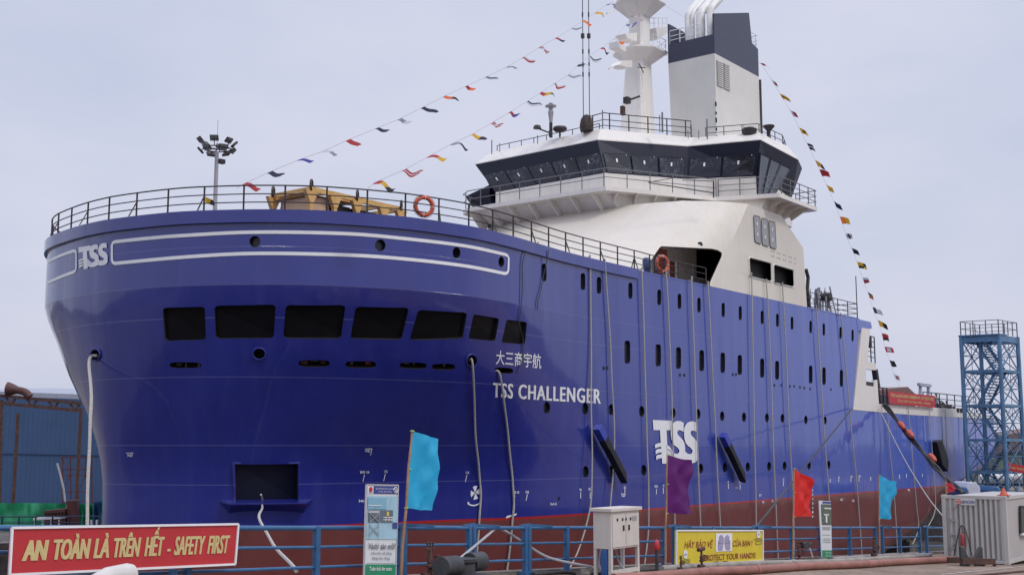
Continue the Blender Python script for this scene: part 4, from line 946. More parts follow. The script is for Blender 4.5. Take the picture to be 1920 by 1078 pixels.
RP = [('from the deck edge just right of the ship name', [(1106,485),(1108,620),(1109,770),(1110,880),(1105,960),(1085,1030),(1066,1068)]),
      ('falling behind the white electric cabinet', [(1134,492),(1143,620),(1148,720),(1152,830),(1146,930),(1143,985)]),
      ('between the ship name and the big white logo', [(1204,507),(1208,640),(1212,800),(1216,900),(1216,985),(1208,1062)]),
      ('crossing the big white logo behind the purple flag', [(1250,518),(1257,680),(1261,800),(1264,900),(1265,990)]),
      ('crossing the right edge of the big white logo', [(1297,528),(1303,700),(1308,850),(1314,990)]),
      ('from the foot of the white recess edge', [(1328,537),(1336,700),(1344,860),(1351,990)]),
      ('from the left dark opening in the white wall', [(1409,520),(1412,680),(1415,830),(1418,990)]),
      ('from the gap between two dark openings', [(1437,529),(1443,640),(1450,830),(1455,950),(1459,1055)]),
      ('from the right dark opening down to the red flag', [(1467,535),(1473,640),(1481,830),(1487,930),(1489,1050)]),
      ('from the deck edge below the tangled winch gear', [(1531,583),(1537,680),(1545,800),(1555,940)]),
      ('nearest the white end of the high blue side', [(1577,592),(1586,690),(1596,800),(1607,910),(1616,1040)]),
      ('from the left end of the red ceremony banner', [(1663,765),(1669,850),(1677,930),(1683,1040)]),
      ('below the middle of the red ceremony banner', [(1703,767),(1711,860),(1719,950),(1722,990),(1711,1020)]),
      ('below the right end of the red ceremony banner', [(1743,768),(1748,850),(1754,935),(1751,965),(1738,990)]),
      ('just left of the black bilge fin', [(1772,770),(1775,840),(1777,900)]),
      ('beside the left legs of the blue stair tower', [(1806,772),(1807,840),(1807,900)])]
for lab, P in RP: rope([PV(*P[0], -.16)+Vector((0, .5, .04)), PV(*P[0], -.16)+Vector((0, .02, .06))]+[PV(x, y, -.16)-Vector((0, 0, .0 if i else .12)) for i, (x, y) in enumerate(P)], .037, 'white rope on the hull, '+lab)
rope([PV(1598, 765, -.1), PV(1570, 800, -2), PV(1505, 880, -6), PV(1420, 985, -14.6)], .04, 'dark taut line running from the white deck step down to the blue railing', 'mooring_line', 'taut lines from hull to quay', M_roped, wob=0)
rope([PV(1648, 765, -.1), PV(1690, 850, -3), PV(1735, 925, -8), PV(1774, 975, -13)], .035, 'thin pale taut line slanting down behind the container', 'mooring_line', 'taut lines from hull to quay', wob=0)
U = [PV(1660, 757, -.3), PV(1700, 808, -2), PV(1745, 862, -4), PV(1780, 900, -7), PV(1812, 926, -11)]
HB = thing('hose_bundle', 'thick black hose with orange wrappings slanting down over the after hull', 'hose', U[-1])
for k in range(3): m = MB(); m.tube([p+Vector((.0, .1*k, .09*math.sin(i+k*2))) for i, p in enumerate(catmull(U, 6))], .075, 6); m.build('hose', M_rail, HB, smooth=True)
M_or2 = mat('orange_wrap', (.48, .09, .045), .6)
for x, y, v in ((1690,797,-1.6), (1706,813,-2.3), (1748,858,-4)): 
    c = PV(x, y, v); m = MB(); dd = (U[3]-U[0]).normalized(); m.tube([c-dd*.5, c-dd*.3, c, c+dd*.35, c+dd*.5], [.1, .2, .22, .19, .1], 8); m.build('wrapping', M_or2, HB, smooth=True)
for P, lab in (([(1002,455),(985,470),(978,500),(976,560),(972,600),(979,640),(976,680),(968,700)], 'thin dark cable hanging over the last bow window and the Chinese characters'), ([(1022,470),(1016,520),(1008,560),(1006,580)], 'thin dark cable hanging right of the white stripe frame')):
    rope([HN(x, y, .06 if i else .2) for i, (x, y) in enumerate(P)], .022, lab, 'loose_cable', 'loose cables over the bow', M_roped, 'cable', .02)

# ------------------------------------------------------------------ dress lines and signal flags
FC = {'red': (.36, .025, .03), 'white': (.52, .52, .55), 'navy': (.018, .02, .045), 'blue': (.035, .045, .26), 'yellow': (.62, .36, .02), 'orange': (.68, .14, .03), 'black': (.012, .012, .014), 'grey': (.24, .26, .30), 'green': (.04, .12, .05)}
def thin(m, f=.4):                                 # cloth lets some light through
    t = m.node_tree; b = t.nodes['Principled BSDF']; o = next(n for n in t.nodes if n.type == 'OUTPUT_MATERIAL'); tr = N(t, 'ShaderNodeBsdfTranslucent'); mx_ = N(t, 'ShaderNodeMixShader'); mx_.inputs[0].default_value = f
    if b.inputs['Base Color'].links: t.links.new(b.inputs['Base Color'].links[0].from_socket, tr.inputs[0])
    t.links.new(b.outputs[0], mx_.inputs[1]); t.links.new(tr.outputs[0], mx_.inputs[2]); t.links.new(mx_.outputs[0], o.inputs[0]); return m
MF = {k: thin(mat('flag_'+k, c, .75, var=.06), .3) for k, c in FC.items()}
WIND = Vector((AFT.x*.80+AFT.y*.45, STB.x*.80+STB.y*.45, -.06)).normalized()
def sflag(c, line, hoist, fly, pat, cols, label, grp, seed, droop=.0, wave=.12):
    rnd = random.Random(seed); nx, ny = 9, 5; m = MB(); ph = rnd.uniform(0, 6.28); roll = rnd.uniform(-1.1, 1.1); wave = wave*rnd.uniform(.6, 1.6); fly = fly*rnd.uniform(.85, 1.1)
    fd = Vector((WIND.x+rnd.uniform(-.25, .25), WIND.y+rnd.uniform(-.25, .25), WIND.z+rnd.uniform(-.18, .22)-droop)).normalized(); nrm_ = fd.cross(line).normalized()
    vs = []
    for j in range(ny+1):
        for i in range(nx+1):
            a, b = i/nx, j/ny-.5
            off = nrm_*(wave*fly*a**.7*math.sin(ph+a*5.2+b*1.2)) + line*(roll*.25*a*math.sin(a*2.6+ph)*hoist)
            vs.append(c+line*(b*hoist*(1-.12*a))+fd*(a*fly)+off-Vector((0, 0, .10*a*a*fly)))
    m.v = vs; ms = [MF[k] for k in cols]
    for j in range(ny):
        for i in range(nx):
            x, y = (i+.5)/nx, (j+.5)/ny; k = 0
            if pat == 'halves': k = int(x > .5)
            elif pat == 'bars': k = int(y > .5)
            elif pat == 'stripes': k = min(int(y*3), 2) % len(cols)
            elif pat == 'vstripes': k = min(int(x*3), 2) % len(cols)
            elif pat == 'quarters': k = int((x > .5) != (y > .5))
            elif pat == 'dot': k = int(abs(x-.5) < .2 and abs(y-.5) < .25)
            elif pat == 'cross': k = int(abs(x-.45) < .13 or abs(y-.5) < .12)
            elif pat == 'border': k = int(abs(x-.5) < .3 and abs(y-.5) < .3)
            n_ = nx+1; m.f.append((j*n_+i, j*n_+i+1, (j+1)*n_+i+1, (j+1)*n_+i)); m.m.append(k)
    return solo(m, 'signal_flag', ms, label, 'signal flag', c, grp, smooth=True)
def dress(name, A, B, px, flags, fly, hoist, desc, endname, grp, wave=.12):
    A, B = Vector(A), Vector(B); pn = (B-A).cross(Vector((0, 0, 1))).normalized(); P = []
    for x, y in px: d = rayF(x, y); k = (A-EYE).dot(pn)/d.dot(pn); P.append(EYE+d*k)
    pts = [A]+P+[B]; m = MB(); m.tube(pts, .008, 4); solo(m, 'dress_line', mat('thin_line', (.3, .3, .32), .8), desc, 'flag line', A, 'flag lines of the ship')
    for i, (p, (pat, cols)) in enumerate(zip(P, flags)):
        ln = (pts[i+2]-pts[i]).normalized()
        nm = {'solid': cols[0], 'halves': '%s and %s halved', 'bars': '%s and %s barred', 'stripes': '%s and %s striped', 'vstripes': '%s and %s upright striped', 'quarters': '%s and %s quartered', 'dot': '%s with a %s spot', 'cross': '%s with a %s cross', 'border': '%s with a %s centre'}[pat]
        if '%' in nm: nm = nm % (cols[0], cols[1])
        sflag(p, ln, hoist*random.uniform(.85, 1.1), fly*random.uniform(.85, 1.15), pat, cols, f'{nm} signal flag, {ORD[i]} {"down" if "after" in endname else "up"} the {endname}', grp, i*13+len(grp), wave=wave)
MT = mx(1198, -14)
dress('l1', PZ(443, 353, 9.9), MT, [(457,345),(505,323),(560,300),(606,284),(652,263),(706,241),(748,224),(792,202),(833,181),(874,162),(911,145),(949,127),(981,108),(1012,89),(1042,72),(1072,54),(1093,40),(1117,24),(1138,9)],
      [('solid',['red']),('solid',['navy']),('solid',['blue']),('halves',['white','grey']),('solid',['red']),('solid',['navy']),('halves',['grey','white']),('solid',['navy']),('halves',['orange','black']),('halves',['red','orange']),('bars',['grey','navy']),('bars',['white','navy']),('bars',['red','white']),('cross',['red','white']),('halves',['red','navy']),('solid',['grey']),('solid',['orange']),('solid',['yellow']),('cross',['blue','white'])],
      .70, .40, 'upper flag line from the bow railing to the mast top', 'upper bow flag line', 'flags on the upper forward line')
dress('l2', PZ(690, 353, 9.5), mx(1205, 5), [(704,342),(757,319),(803,294),(847,270),(886,252),(922,231),(955,211),(988,191),(1014,174),(1040,157),(1066,141),(1083,123),(1104,107),(1127,91),(1151,74),(1174,47),(1190,30)],
      [('vstripes',['red','yellow','black']),('stripes',['red','white','red']),('halves',['red','yellow']),('halves',['grey','navy']),('halves',['yellow','navy']),('cross',['red','white']),('halves',['red','blue']),('bars',['white','navy']),('vstripes',['red','yellow','green']),('bars',['red','white']),('bars',['grey','white']),('halves',['navy','white']),('bars',['white','navy']),('halves',['red','navy']),('halves',['white','orange']),('cross',['blue','white']),('stripes',['white','red','white'])],
      .76, .50, 'lower flag line from the foredeck to the mast', 'lower bow flag line', 'flags on the lower forward line', .2)
dress('l3', mx(1212, -10), PV(1694, 738, 9), [(1428,121),(1449,154),(1465,181),(1484,212),(1501,245),(1516,275),(1531,306),(1539,325),(1552,352),(1566,383),(1577,413),(1587,443),(1599,470),(1609,497),(1619,526),(1629,553),(1638,582),(1648,606),(1655,632),(1660,655),(1670,681),(1677,705)],
      [('halves',['red','navy']),('border',['white','red']),('stripes',['yellow','black']),('halves',['white','red']),('dot',['yellow','black']),('stripes',['navy','white','navy']),('halves',['yellow','navy']),('solid',['red']),('solid',['yellow']),('solid',['navy']),('halves',['orange','yellow']),('cross',['white','navy']),('bars',['navy','black']),('quarters',['yellow','black']),('stripes',['white','navy','red']),('stripes',['black','yellow','red']),('halves',['navy','white']),('halves',['yellow','black']),('bars',['red','black']),('border',['red','white']),('solid',['black']),('dot',['white','red'])],
      .92, .72, 'after flag line slanting from the mast top down to the after deck', 'after flag line', 'flags on the after line', .10)
p = HN(388, 372, 0) if hit(388, 372)[0] else PZ(388, 372, 9.4)
sflag(PZ(385, 374, 9.45), Vector((0, 0, 1)), .22, .36, 'halves', ['yellow', 'black'], 'yellow and black halved pennant caught on the bow railing near the floodlight mast', 'loose flags', 5)

# ------------------------------------------------------------------ ground, dock, quays
def ground_mat(name, c1, c2, scale, crack=True, wet=.0):
    m = bpy.data.materials.new(name); m.use_nodes = True; t = m.node_tree; b = t.nodes['Principled BSDF']; L = t.links.new
    tcx = N(t, 'ShaderNodeTexCoord'); n = N(t, 'ShaderNodeTexNoise', Scale=scale, Detail=9., Roughness=.68); L(tcx.outputs['Object'], n.inputs['Vector'])
    r = N(t, 'ShaderNodeValToRGB'); L(n.outputs['Fac'], r.inputs[0]); r.color_ramp.elements[0].position = .35; r.color_ramp.elements[1].position = .68
    r.color_ramp.elements[0].color = (*c1, 1); r.color_ramp.elements[1].color = (*c2, 1)
    n2 = N(t, 'ShaderNodeTexNoise', Scale=scale*9, Detail=6.); L(tcx.outputs['Object'], n2.inputs['Vector'])
    mx_ = N(t, 'ShaderNodeMixRGB', blend_type='MULTIPLY'); mx_.inputs[0].default_value = .55; L(r.outputs[0], mx_.inputs[1])
    r2 = N(t, 'ShaderNodeValToRGB'); L(n2.outputs['Fac'], r2.inputs[0]); r2.color_ramp.elements[0].position = .35; r2.color_ramp.elements[0].color = (.35, .33, .3, 1); r2.color_ramp.elements[1].position = .6; L(r2.outputs[0], mx_.inputs[2])
    L(mx_.outputs[0], b.inputs['Base Color']); b.inputs['Roughness'].default_value = .85
    bp = N(t, 'ShaderNodeBump', Strength=.6, Distance=.03); L(n2.outputs['Fac'], bp.inputs['Height']); L(bp.outputs[0], b.inputs['Normal']); return m
M_quay = ground_mat('quay_dirt', (.17, .118, .085), (.345, .255, .195), .55)
M_conc = ground_mat('stained_concrete', (.11, .095, .08), (.25, .225, .2), .45)
M_floor = ground_mat('dock_floor_mud', (.035, .03, .027), (.075, .065, .055), .25)
g = MB(); g.add([(-2500, -2500, -9.35), (4500, -2500, -9.35), (4500, 4500, -9.35), (-2500, 4500, -9.35)], [(0, 1, 2, 3)]); solo(g, 'dock_floor', M_floor, None, None, (0, 0, -9.35), None, 'structure')
ue = [-120, -10, 0, 10, 20, 30, 40, 50, 62, 200]
g = MB(); g.loft([[Vector((u, -14.35, zg(u))), Vector((u, -14.35, -9.4)), Vector((u, -160, -9.4)), Vector((u, -160, zg(u)))] for u in ue]); solo(g, 'quay', M_quay, None, None, (0, -15, -9.4), None, 'structure')
g = MB(); g.loft([[Vector((u, -14.25, zg(u)+.10)), Vector((u, -14.25, zg(u)-.6)), Vector((u, -14.62, zg(u)-.6)), Vector((u, -14.62, zg(u)+.10))] for u in ue[1:]]); solo(g, 'quay_edge', M_conc, None, None, (0, -14.3, -4), None, 'structure')
g = MB(); g.box(-120, 112, 24.6, 400, -9.4, -4.75); solo(g, 'far_quay', M_conc, None, None, (0, 24.6, -9.4), None, 'structure')
g = MB(); g.box(121, 420, -13, 400, -9.4, -4.9); solo(g, 'far_yard', M_conc, None, None, (120, 0, -9.4), None, 'structure')
M_line = mat('worn_line_paint', (.42, .40, .36), .8, var=.4, scale=6)
a, b = PG(1765, 1077), PG(1935, 1060)
g = MB(); d = (b-a).normalized(); s_ = Vector((-d.y, d.x, 0))*.05; up = Vector((0, 0, .012)); g.add([a+s_+up, b+s_+up, b-s_+up, a-s_+up], [(0, 1, 2, 3)]); solo(g, 'painted_line', M_line, None, None, a, None, 'structure')
# crane rail set in the ground at the bottom right
a, b = PG(1770, 1086), PG(1960, 1068); g = MB(); g.bar(a+Vector((0, 0, .02)), b+Vector((0, 0, .02)), .12, .06); solo(g, 'crane_rail', M_rust, 'rusty crane rail set in the ground in front of the container', 'rail', a)
# keel blocks under the stern
for k, (u, v, h_) in enumerate(((88, 4, .35), (91, 6, 1.2), (94, 3, 2.0), (97, 8, 3.0))):
    g = MB(); g.box(u-.6, u+.6, v-1.5, v+1.5, -9.35, -9.35+h_); g.box(u-.45, u+.45, v-1.2, v+1.2, -9.35+h_, -9.2+h_+.1); solo(g, 'keel_block', M_conc, 'concrete block with timber cap under the raised after bottom, %s from the bow' % ORD[k], 'keel block', (u, v, -9.35), 'keel blocks')

# ------------------------------------------------------------------ blue quay railing
M_fence = mat('railing_blue', (.025, .105, .24), .45, var=.25, scale=2, rust=.25, coat=.1)
VFN = -14.8
def fence(us, label, rails=(1.1, .74, .36), extra=True):
    t = thing('quay_railing', label, 'railing', (us[0], VFN, zg(us[0])), 'blue railing panels on the quay')
    for u in us:
        m = MB(); z = zg(u); m.bar((u, VFN, z), (u, VFN, z+1.14), .115, .115); o = m.build('post', M_fence, t, bevel=.012)
        m = MB(); m.box(u-.12, u+.12, VFN-.12, VFN+.12, z, z+.1); m.build('foot_plate', M_fence, o)
    for k, h_ in enumerate(rails):
        m = MB(); a, b = us[0], us[-1]; n = 8; pts = [Vector((a+(b-a)*i/n, VFN+random.uniform(-.004, .004), zg(a+(b-a)*i/n)+h_+random.uniform(-.004, .004))) for i in range(n+1)]
        m.tube(pts, .045 if k == 0 else .03, 8); m.build('rail', M_fence, t, smooth=True)
    if extra: m = MB(); m.bar((us[0], VFN, zg(us[0])+1.17), (us[0]+.9, VFN-.03, zg(us[0])+1.09), .05); m.bar((us[0]-.35, VFN, zg(us[0])+1.15), (us[0]+.05, VFN, zg(us[0])+1.17), .06); m.build('stay', M_fence, t)
def ux(px): return PV(px, 1000, VFN).x
fence([ux(-260), ux(-60), ux(354), ux(594), ux(750)], 'blue quay railing panel behind the red safety board')
fence([ux(757), ux(884)-.08], 'blue quay railing panel right behind the cyan flag pole')
fence([ux(884)+.06, ux(988)-.07], 'blue quay railing panel behind the dark bollard drum')
fence([ux(988)+.06, ux(1062), ux(1244)], 'blue quay railing panel behind the white electric cabinet')
fence([ux(1264), ux(1336), ux(1410)], 'blue quay railing panel behind the yellow hands board')
fence([ux(1421), ux(1484), ux(1538), ux(1593), ux(1641)], 'blue quay railing panel behind the red flag and the narrow notice')
fence([ux(1654), ux(1687), ux(1724)], 'blue quay railing panel behind the smaller cyan flag')
fence([ux(1737), ux(1775), ux(1850)], 'blue quay railing panel ending behind the container')

# ------------------------------------------------------------------ boards and banners
M_bred = mat('banner_red', (.46, .028, .035), .45, var=.06, scale=1.2)
M_gold = mat('banner_gold', (.60, .48, .22), .5, var=.05)
def board(name, label, cat, px, v, th, m_face, frame=None, fw=.05, m_frame=None):
    q = [PV(x, y, v) for x, y in px]; c = (q[2]+q[3])/2
    t = thing(name, label, cat, (c.x, v, min(q[2].z, q[3].z)))
    m = MB(); m.prism(q, (0, th, 0)); o = m.build('panel', m_face, t)
    if frame:
        m = MB(); off = Vector((0, -.01, 0)); 
        for a, b in zip(q, q[1:]+q[:1]): m.bar(a+off, b+off, fw)
        m.build('frame', m_frame or M_white, t)
    return t, q
FR = Vector((0, -.012, 0))
t, q = board('safety_board', 'long red board with yellow SAFETY FIRST lettering in a white frame on the railing', 'sign board', [(22,989),(446,982),(440,1057),(17,1077)], -15.12, .06, M_bred, True, .035)
for s_, x0, x1, y0, y1 in (('AN', .042, .145, .27, .72), ('TOÀN', .163, .315, .27, .85), ('LÀ', .328, .395, .27, .86), ('TRÊN', .412, .532, .27, .84), ('HẾT', .551, .640, .27, .90), ('-', .655, .672, .38, .44), ('SAFETY', .688, .838, .27, .73), ('FIRST', .851, .962, .27, .73)):
    y0, y1 = (y0, y1) if s_ == '-' else vfit(s_, .285, .44); m = MB(); lettering(m, s_, sub(q, x0, x1, y0, y1), FR, .012, .2, .16/max(1.5, len(s_))); m.build('lettering', M_gold, t)
for u in (12.6,): m = MB(); m.bar((u, -15.0, zg(u)), (u, -15.0, q[2].z), .1); m.build('leg', M_fence, t)
# roll-up notice
M_pap = mat('notice_paper', (.66, .68, .70), .4, var=.03); M_skyb = mat('notice_pale_blue', (.33, .52, .62), .4); M_midb = mat('notice_mid_blue', (.20, .40, .52), .4)
M_nb = mat('notice_navy', (.04, .06, .25), .4); M_gr = mat('notice_green', (.03, .26, .13), .4); M_ink = mat('ink', (.05, .055, .08), .5); M_slate = mat('notice_slate', (.11, .15, .19), .4); M_ylw = mat('ink_yellow', (.6, .5, .12), .5)
def patch(t, q, x0, x1, y0, y1, m_, k=1, name='printed_patch'):
    m = MB(); m.add([p+FR*k for p in sub(q, x0, x1, y0, y1)], [(0, 1, 2, 3)]); return m.build(name, m_, t)
def words(t, q, s_, x0, x1, y0, y1, m_, bold=.0, k=2, shear=0.): m = MB(); lettering(m, s_, sub(q, x0, x1, y0, y1), FR*k, bold, shear); return m.build('lettering', m_, t)
t, q = board('notice_stand', 'tall pale blue notice panel asking Vách / sàn mở beside the cyan flag', 'notice', [(687,908),(746,909),(741,1085),(682,1085)], -15.3, .03, M_pap, True, .02, mat('notice_edge', (.5, .5, .52), .5))
patch(t, q, .22, .99, .905, .985, M_nb); patch(t, q, .03, .21, .905, .985, M_white); words(t, q, 'Quy tắc bảo vệ lan can cứng', .27, .85, .948, .972, M_white); words(t, q, 'khi làm việc trên cao', .36, .78, .918, .938, M_white)
m = MB(); c = bil(q, .12, .95); m.tube([c+FR*1.5, c+FR*2], .05, 12); m.build('emblem', M_bred, t); words(t, q, 'GRIP', .05, .2, .912, .925, M_ink)
m = MB(); c = bil(q, .91, .945); m.torus(c+FR*2, (0, 1, 0), .055, .008, 16, 4); m.bar(c+FR*2+Vector((0, 0, -.03)), c+FR*2+Vector((0, 0, .03)), .02); m.build('emblem', M_white, t)
patch(t, q, .03, .99, .42, .88, M_skyb); patch(t, q, .04, .62, .74, .86, M_midb, 2); patch(t, q, .04, .46, .775, .783, M_white, 3); patch(t, q, .06, .84, .60, .73, M_slate, 2); patch(t, q, .84, .995, .535, .60, M_nb, 2)
for x0 in (.1, .38): patch(t, q, x0, x0+.012, .42, .73, M_lou, 3)
for y0 in (.70, .715): patch(t, q, .05, .4, y0, y0+.007, M_white, 3)
m = MB()
for (xa, ya), (xb, yb) in (((.1, .6), (.38, .69)), ((.38, .6), (.1, .69)), ((.1, .47), (.38, .57)), ((.38, .47), (.1, .57))): m.bar(bil(q, xa, ya)+FR*3, bil(q, xb, yb)+FR*3, .012)
m.build('drawn_scaffold', M_lou, t)
for y0 in (.625, .65): patch(t, q, .52, .84, y0, y0+.008, M_white, 3)
for x0 in (.58, .68, .77): patch(t, q, x0, x0+.016, .61, .665, M_white, 4)
patch(t, q, .62, .70, .67, .715, M_ylw, 3)
words(t, q, 'Vách/ sàn mở?', .09, .95, .315, .385, M_ink, .01); words(t, q, 'Hãy bảo vệ bằng', .19, .83, .255, .295, M_ink); words(t, q, 'hàng rào cứng.', .22, .79, .20, .24, M_ink); patch(t, q, .06, .95, .165, .17, M_lou, 1)
patch(t, q, .03, .98, 0, .155, M_gr); words(t, q, 'Tuân thủ An toàn:', .14, .86, .09, .135, M_white, .01)
# yellow hands board
M_yb = mat('board_yellow', (.66, .52, .035), .45, var=.06, scale=1.5); M_brn = mat('ink_brown', (.28, .05, .03), .5); M_vio = mat('ink_violet', (.36, .32, .48), .5)
t, q = board('hands_board', 'yellow board with PROTECT YOUR HANDS lettering fixed low on the railing', 'sign board', [(1268,994),(1430,994),(1430,1050),(1267,1061)], -15.0, .05, M_yb, True, .04)
for s_, x0, x1, y0, y1, sh in (('HÃY BẢO VỆ', .085, .395, .47, .76, .2), ('CỦA BẠN !', .625, .865, .47, .76, .2), ('PROTECT YOUR HANDS!', .30, .905, .10, .28, 0)): y0, y1 = vfit(s_, .50 if sh else .10, .18); words(t, q, s_, x0, x1, y0, y1, M_brn, .012, 1, sh)
patch(t, q, .425, .615, .36, .92, M_white)
for sx in (-1, 1):                                 # the printed pair of hands, each with five fingers
    for k, (x, y0, y1, wd) in enumerate(((.055, .58, .70, .016), (.045, .60, .83, .015), (.032, .60, .87, .016), (.019, .60, .85, .015), (.007, .60, .80, .014))):
        cx = .52+sx*(x+.006); patch(t, q, cx-wd/2, cx+wd/2, y0, y1, M_vio, 2, 'printed_hand')
    a, b = sorted((.52+sx*.006, .52+sx*.07)); m = MB(); m.add([bil(q, x, y)+FR*2 for x, y in ((a, .62), (b, .62), (b if sx > 0 else b-.015, .40), (a+.015 if sx > 0 else a, .40))], [(0, 1, 2, 3)]); m.build('printed_hand', M_vio, t)
for cx, cy in ((.095, .24), (.94, .80)):
    c = bil(q, cx, cy+.08); m = MB(); m.tube([c+FR, c+FR*1.5], .12, 16); m.build('emblem', M_white, t); words(t, q, 'HSC', cx-.018, cx+.018, cy+.05, cy+.11, M_nb, .0, 3)
    words(t, q, 'HALONG', cx-.05, cx+.05, cy-.13, cy-.05, M_ink, 0, 1); words(t, q, 'SHIPYARD', cx-.04, cx+.05, cy-.19, cy-.14, M_ink, 0, 1)
    m = MB(); vs, fs = stroke2d([(cx-.04, cy-.22), (cx, cy-.27), (cx+.05, cy-.22)], .012, 4); m.add([bil(q, p.x, p.y)+FR for p in vs], fs); m.build('emblem', M_ink, t)
# narrow notice by the red flag
t, q = board('notice_stand', 'narrow notice panel with a dark photograph and green foot beside the red flag', 'notice', [(1536,938),(1558,939),(1560,1046),(1541,1046)], -15.0, .03, M_pap)
patch(t, q, .25, .98, .955, .99, M_nb); M_photo = mat('printed_photo', (.10, .13, .09), .5, var=.8, scale=14)
patch(t, q, .12, .98, .58, .94, M_photo); patch(t, q, .35, .95, .86, .88, M_white, 2); patch(t, q, .45, .58, .62, .77, M_white, 2); patch(t, q, .3, .75, .75, .77, M_white, 2)
for y0 in (.535, .515, .495, .40, .335, .305, .275): patch(t, q, .14, .88, y0, y0+.009, M_lou, 1)
patch(t, q, .05, 1, .0, .14, M_gr); words(t, q, 'Tuân thủ', .3, .85, .085, .115, M_white); words(t, q, 'An toàn', .3, .85, .03, .06, M_white)
m = MB(); m.bar(q[2]+Vector((0, .02, 0)), q[2]+Vector((.15, .8, -.2)), .04); m.build('stay', M_rail, t)
# ceremony banner on the after deck
t, q = board('ceremony_banner', 'red ceremony banner with yellow lettering hung along the after deck rail', 'banner', [(1665,733),(1753,742),(1754,764),(1668,756.5)], -.25, .03, M_bred)
words(t, q, 'THE LAUNCHING CEREMONY OF CSOV 9020', .04, .97, .56, .84, M_gold, .02, 1); words(t, q, 'LỄ HẠ THỦY TÀU CSOV 9020 - YN552021', .17, .88, .17, .46, M_gold, .02, 1)

# ------------------------------------------------------------------ flags on poles
def pole_flag(px, pole, v, m_, label, seed, amp=.10):
    q = [PV(x, y, v) for x, y in px]; a, b = PV(*pole[0], v), PV(*pole[1], v); b.z = max(b.z-.3, zg(b.x))
    t = thing('pole_flag', label, 'flag', b, 'flags on poles along the quay railing')
    m = MB(); n = 8; m.tube([a.lerp(b, i/n)+Vector((.015*math.sin(i*1.7+seed), 0, 0)) for i in range(n+1)], [.022+.014*i/n for i in range(n+1)], 6); m.build('pole', mat('bamboo', (.33, .19, .11), .7, var=.3, scale=6), t, smooth=True)
    nx, ny = 20, 34; m = MB(); vs = []
    rnd = random.Random(seed); f1, f2, p1, p2 = rnd.uniform(4, 6), rnd.uniform(3, 5), rnd.uniform(0, 6), rnd.uniform(0, 6)
    for j in range(ny+1):
        for i in range(nx+1):
            x, y = i/nx, j/ny; p = bil(q, x, y); wv = math.sin(x*f1+y*f2+p1)*.6+math.sin(x*9-y*7+p2)*.32+math.sin(y*15+x*6+p2)*.2+abs(math.sin(x*5-y*11+p1))*.22
            W_ = (q[1]-q[0]).length
            p = p+Vector((x*x*.05*W_*math.sin(y*8+p1), (amp*wv)*min(1, x*2.2)-.05*x, .02*math.sin(x*7+p2)*x)); vs.append(p)
    m.v = vs
    for j in range(ny):
        for i in range(nx): k = nx+1; m.f.append((j*k+i, j*k+i+1, (j+1)*k+i+1, (j+1)*k+i)); m.m.append(0)
    o = m.build('cloth', m_, t, smooth=True, angle=180); o.modifiers.new('s', 'SUBSURF').render_levels = 1
    m = MB()
    for p in (q[0], q[0].lerp(q[3], .5), q[3]): m.torus(p, (0, 0, 1), .04, .012, 10, 4)
    m.build('tie', mat('tie_green', (.3, .5, .1), .7), t); return t
def cloth(n, c): return thin(mat(n, c, .6, var=.10, scale=3, bump=.5, bscale=9))
M_cy = cloth('cloth_cyan', (.03, .44, .72))
pole_flag([(773,808),(822,824),(811,958),(762,952)], [(772,806),(750,1085)], -15.25, M_cy, 'cyan flag on a leaning bamboo pole beside the tall notice panel', 1)
pole_flag([(1252,853),(1292,863),(1294,963),(1250,962)], [(1251,852),(1247,1060)], -15.0, cloth('cloth_purple', (.12, .008, .15)), 'purple flag on a bamboo pole left of the yellow board', 2)
pole_flag([(1490,878),(1521,898),(1519,968),(1489,968)], [(1489,877),(1486,1046)], -15.0, cloth('cloth_red', (.78, .025, .02)), 'bright red flag on a bamboo pole between the yellow board and the narrow notice', 3)
pole_flag([(1649,891),(1679,903),(1671,973),(1649,972)], [(1648,890),(1649,1040)], -15.0, M_cy, 'smaller cyan flag on a pole near the container', 4)
pole_flag([(1774,904),(1788,908),(1787,922),(1775,923)], [(1773,898),(1774,930)], -15.3, cloth('cloth_crimson', (.55, .02, .05)), 'small crimson pennant just above the left corner of the container', 5, .05)

# ------------------------------------------------------------------ electric cabinet, bollards, valves, pipes
M_cab = mat('cabinet_paint', (.58, .54, .49), .5, var=.05, streak=.25, streakc=(.4, .33, .26))
cn = PV(1145, 957, -16.3); zb2 = PV(1145, 1030, -16.3).z; u0, v0 = cn.x, -16.3; u1 = PV(1198, 960, v0).x
v1 = PU(1112, 958, u0).y; gz = zg(u0); HC = cn.z-zb2
CB = thing('electric_cabinet', 'white steel electric cabinet on tall legs in front of the blue railing', 'cabinet', ((u0+u1)/2, (v0+v1)/2, gz))
m = MB(); m.box(u0, u1, v0, v1, zb2, cn.z-.03); m.build('body', M_cab, CB, bevel=.01)
m = MB(); m.box(u0-.06, u1+.06, v0-.06, v1+.06, cn.z-.03, cn.z+.05); m.build('top', M_cab, CB, bevel=.01)
for a, b in ((u0+.05, (u0+u1)/2-.01), ((u0+u1)/2+.01, u1-.05)):
    m = MB(); m.box(a, b, v0-.02, v0, zb2+.04, cn.z-.1); d_ = m.build('door', M_cab, CB, bevel=.005)
    m = MB(); c = (u0+u1)/2+(-.12 if a == u0+.05 else .12); m.box(c-.02, c+.02, v0-.05, v0-.02, zb2+HC*.46, zb2+HC*.60); m.build('handle', M_rail, d_)
for fx in (.2, .38, .5, .66): u = u0+(u1-u0)*fx; m = MB(); m.box(u-.025, u+.025, v0-.035, v0-.02, zb2+HC*.72, zb2+HC*.79); m.build('switch', M_rail, CB)
u = u0+(u1-u0)*.8; m = MB(); m.box(u-.1, u+.1, v0-.03, v0-.02, zb2+HC*.70, zb2+HC*.82); m.build('label_plate', M_lou, CB)
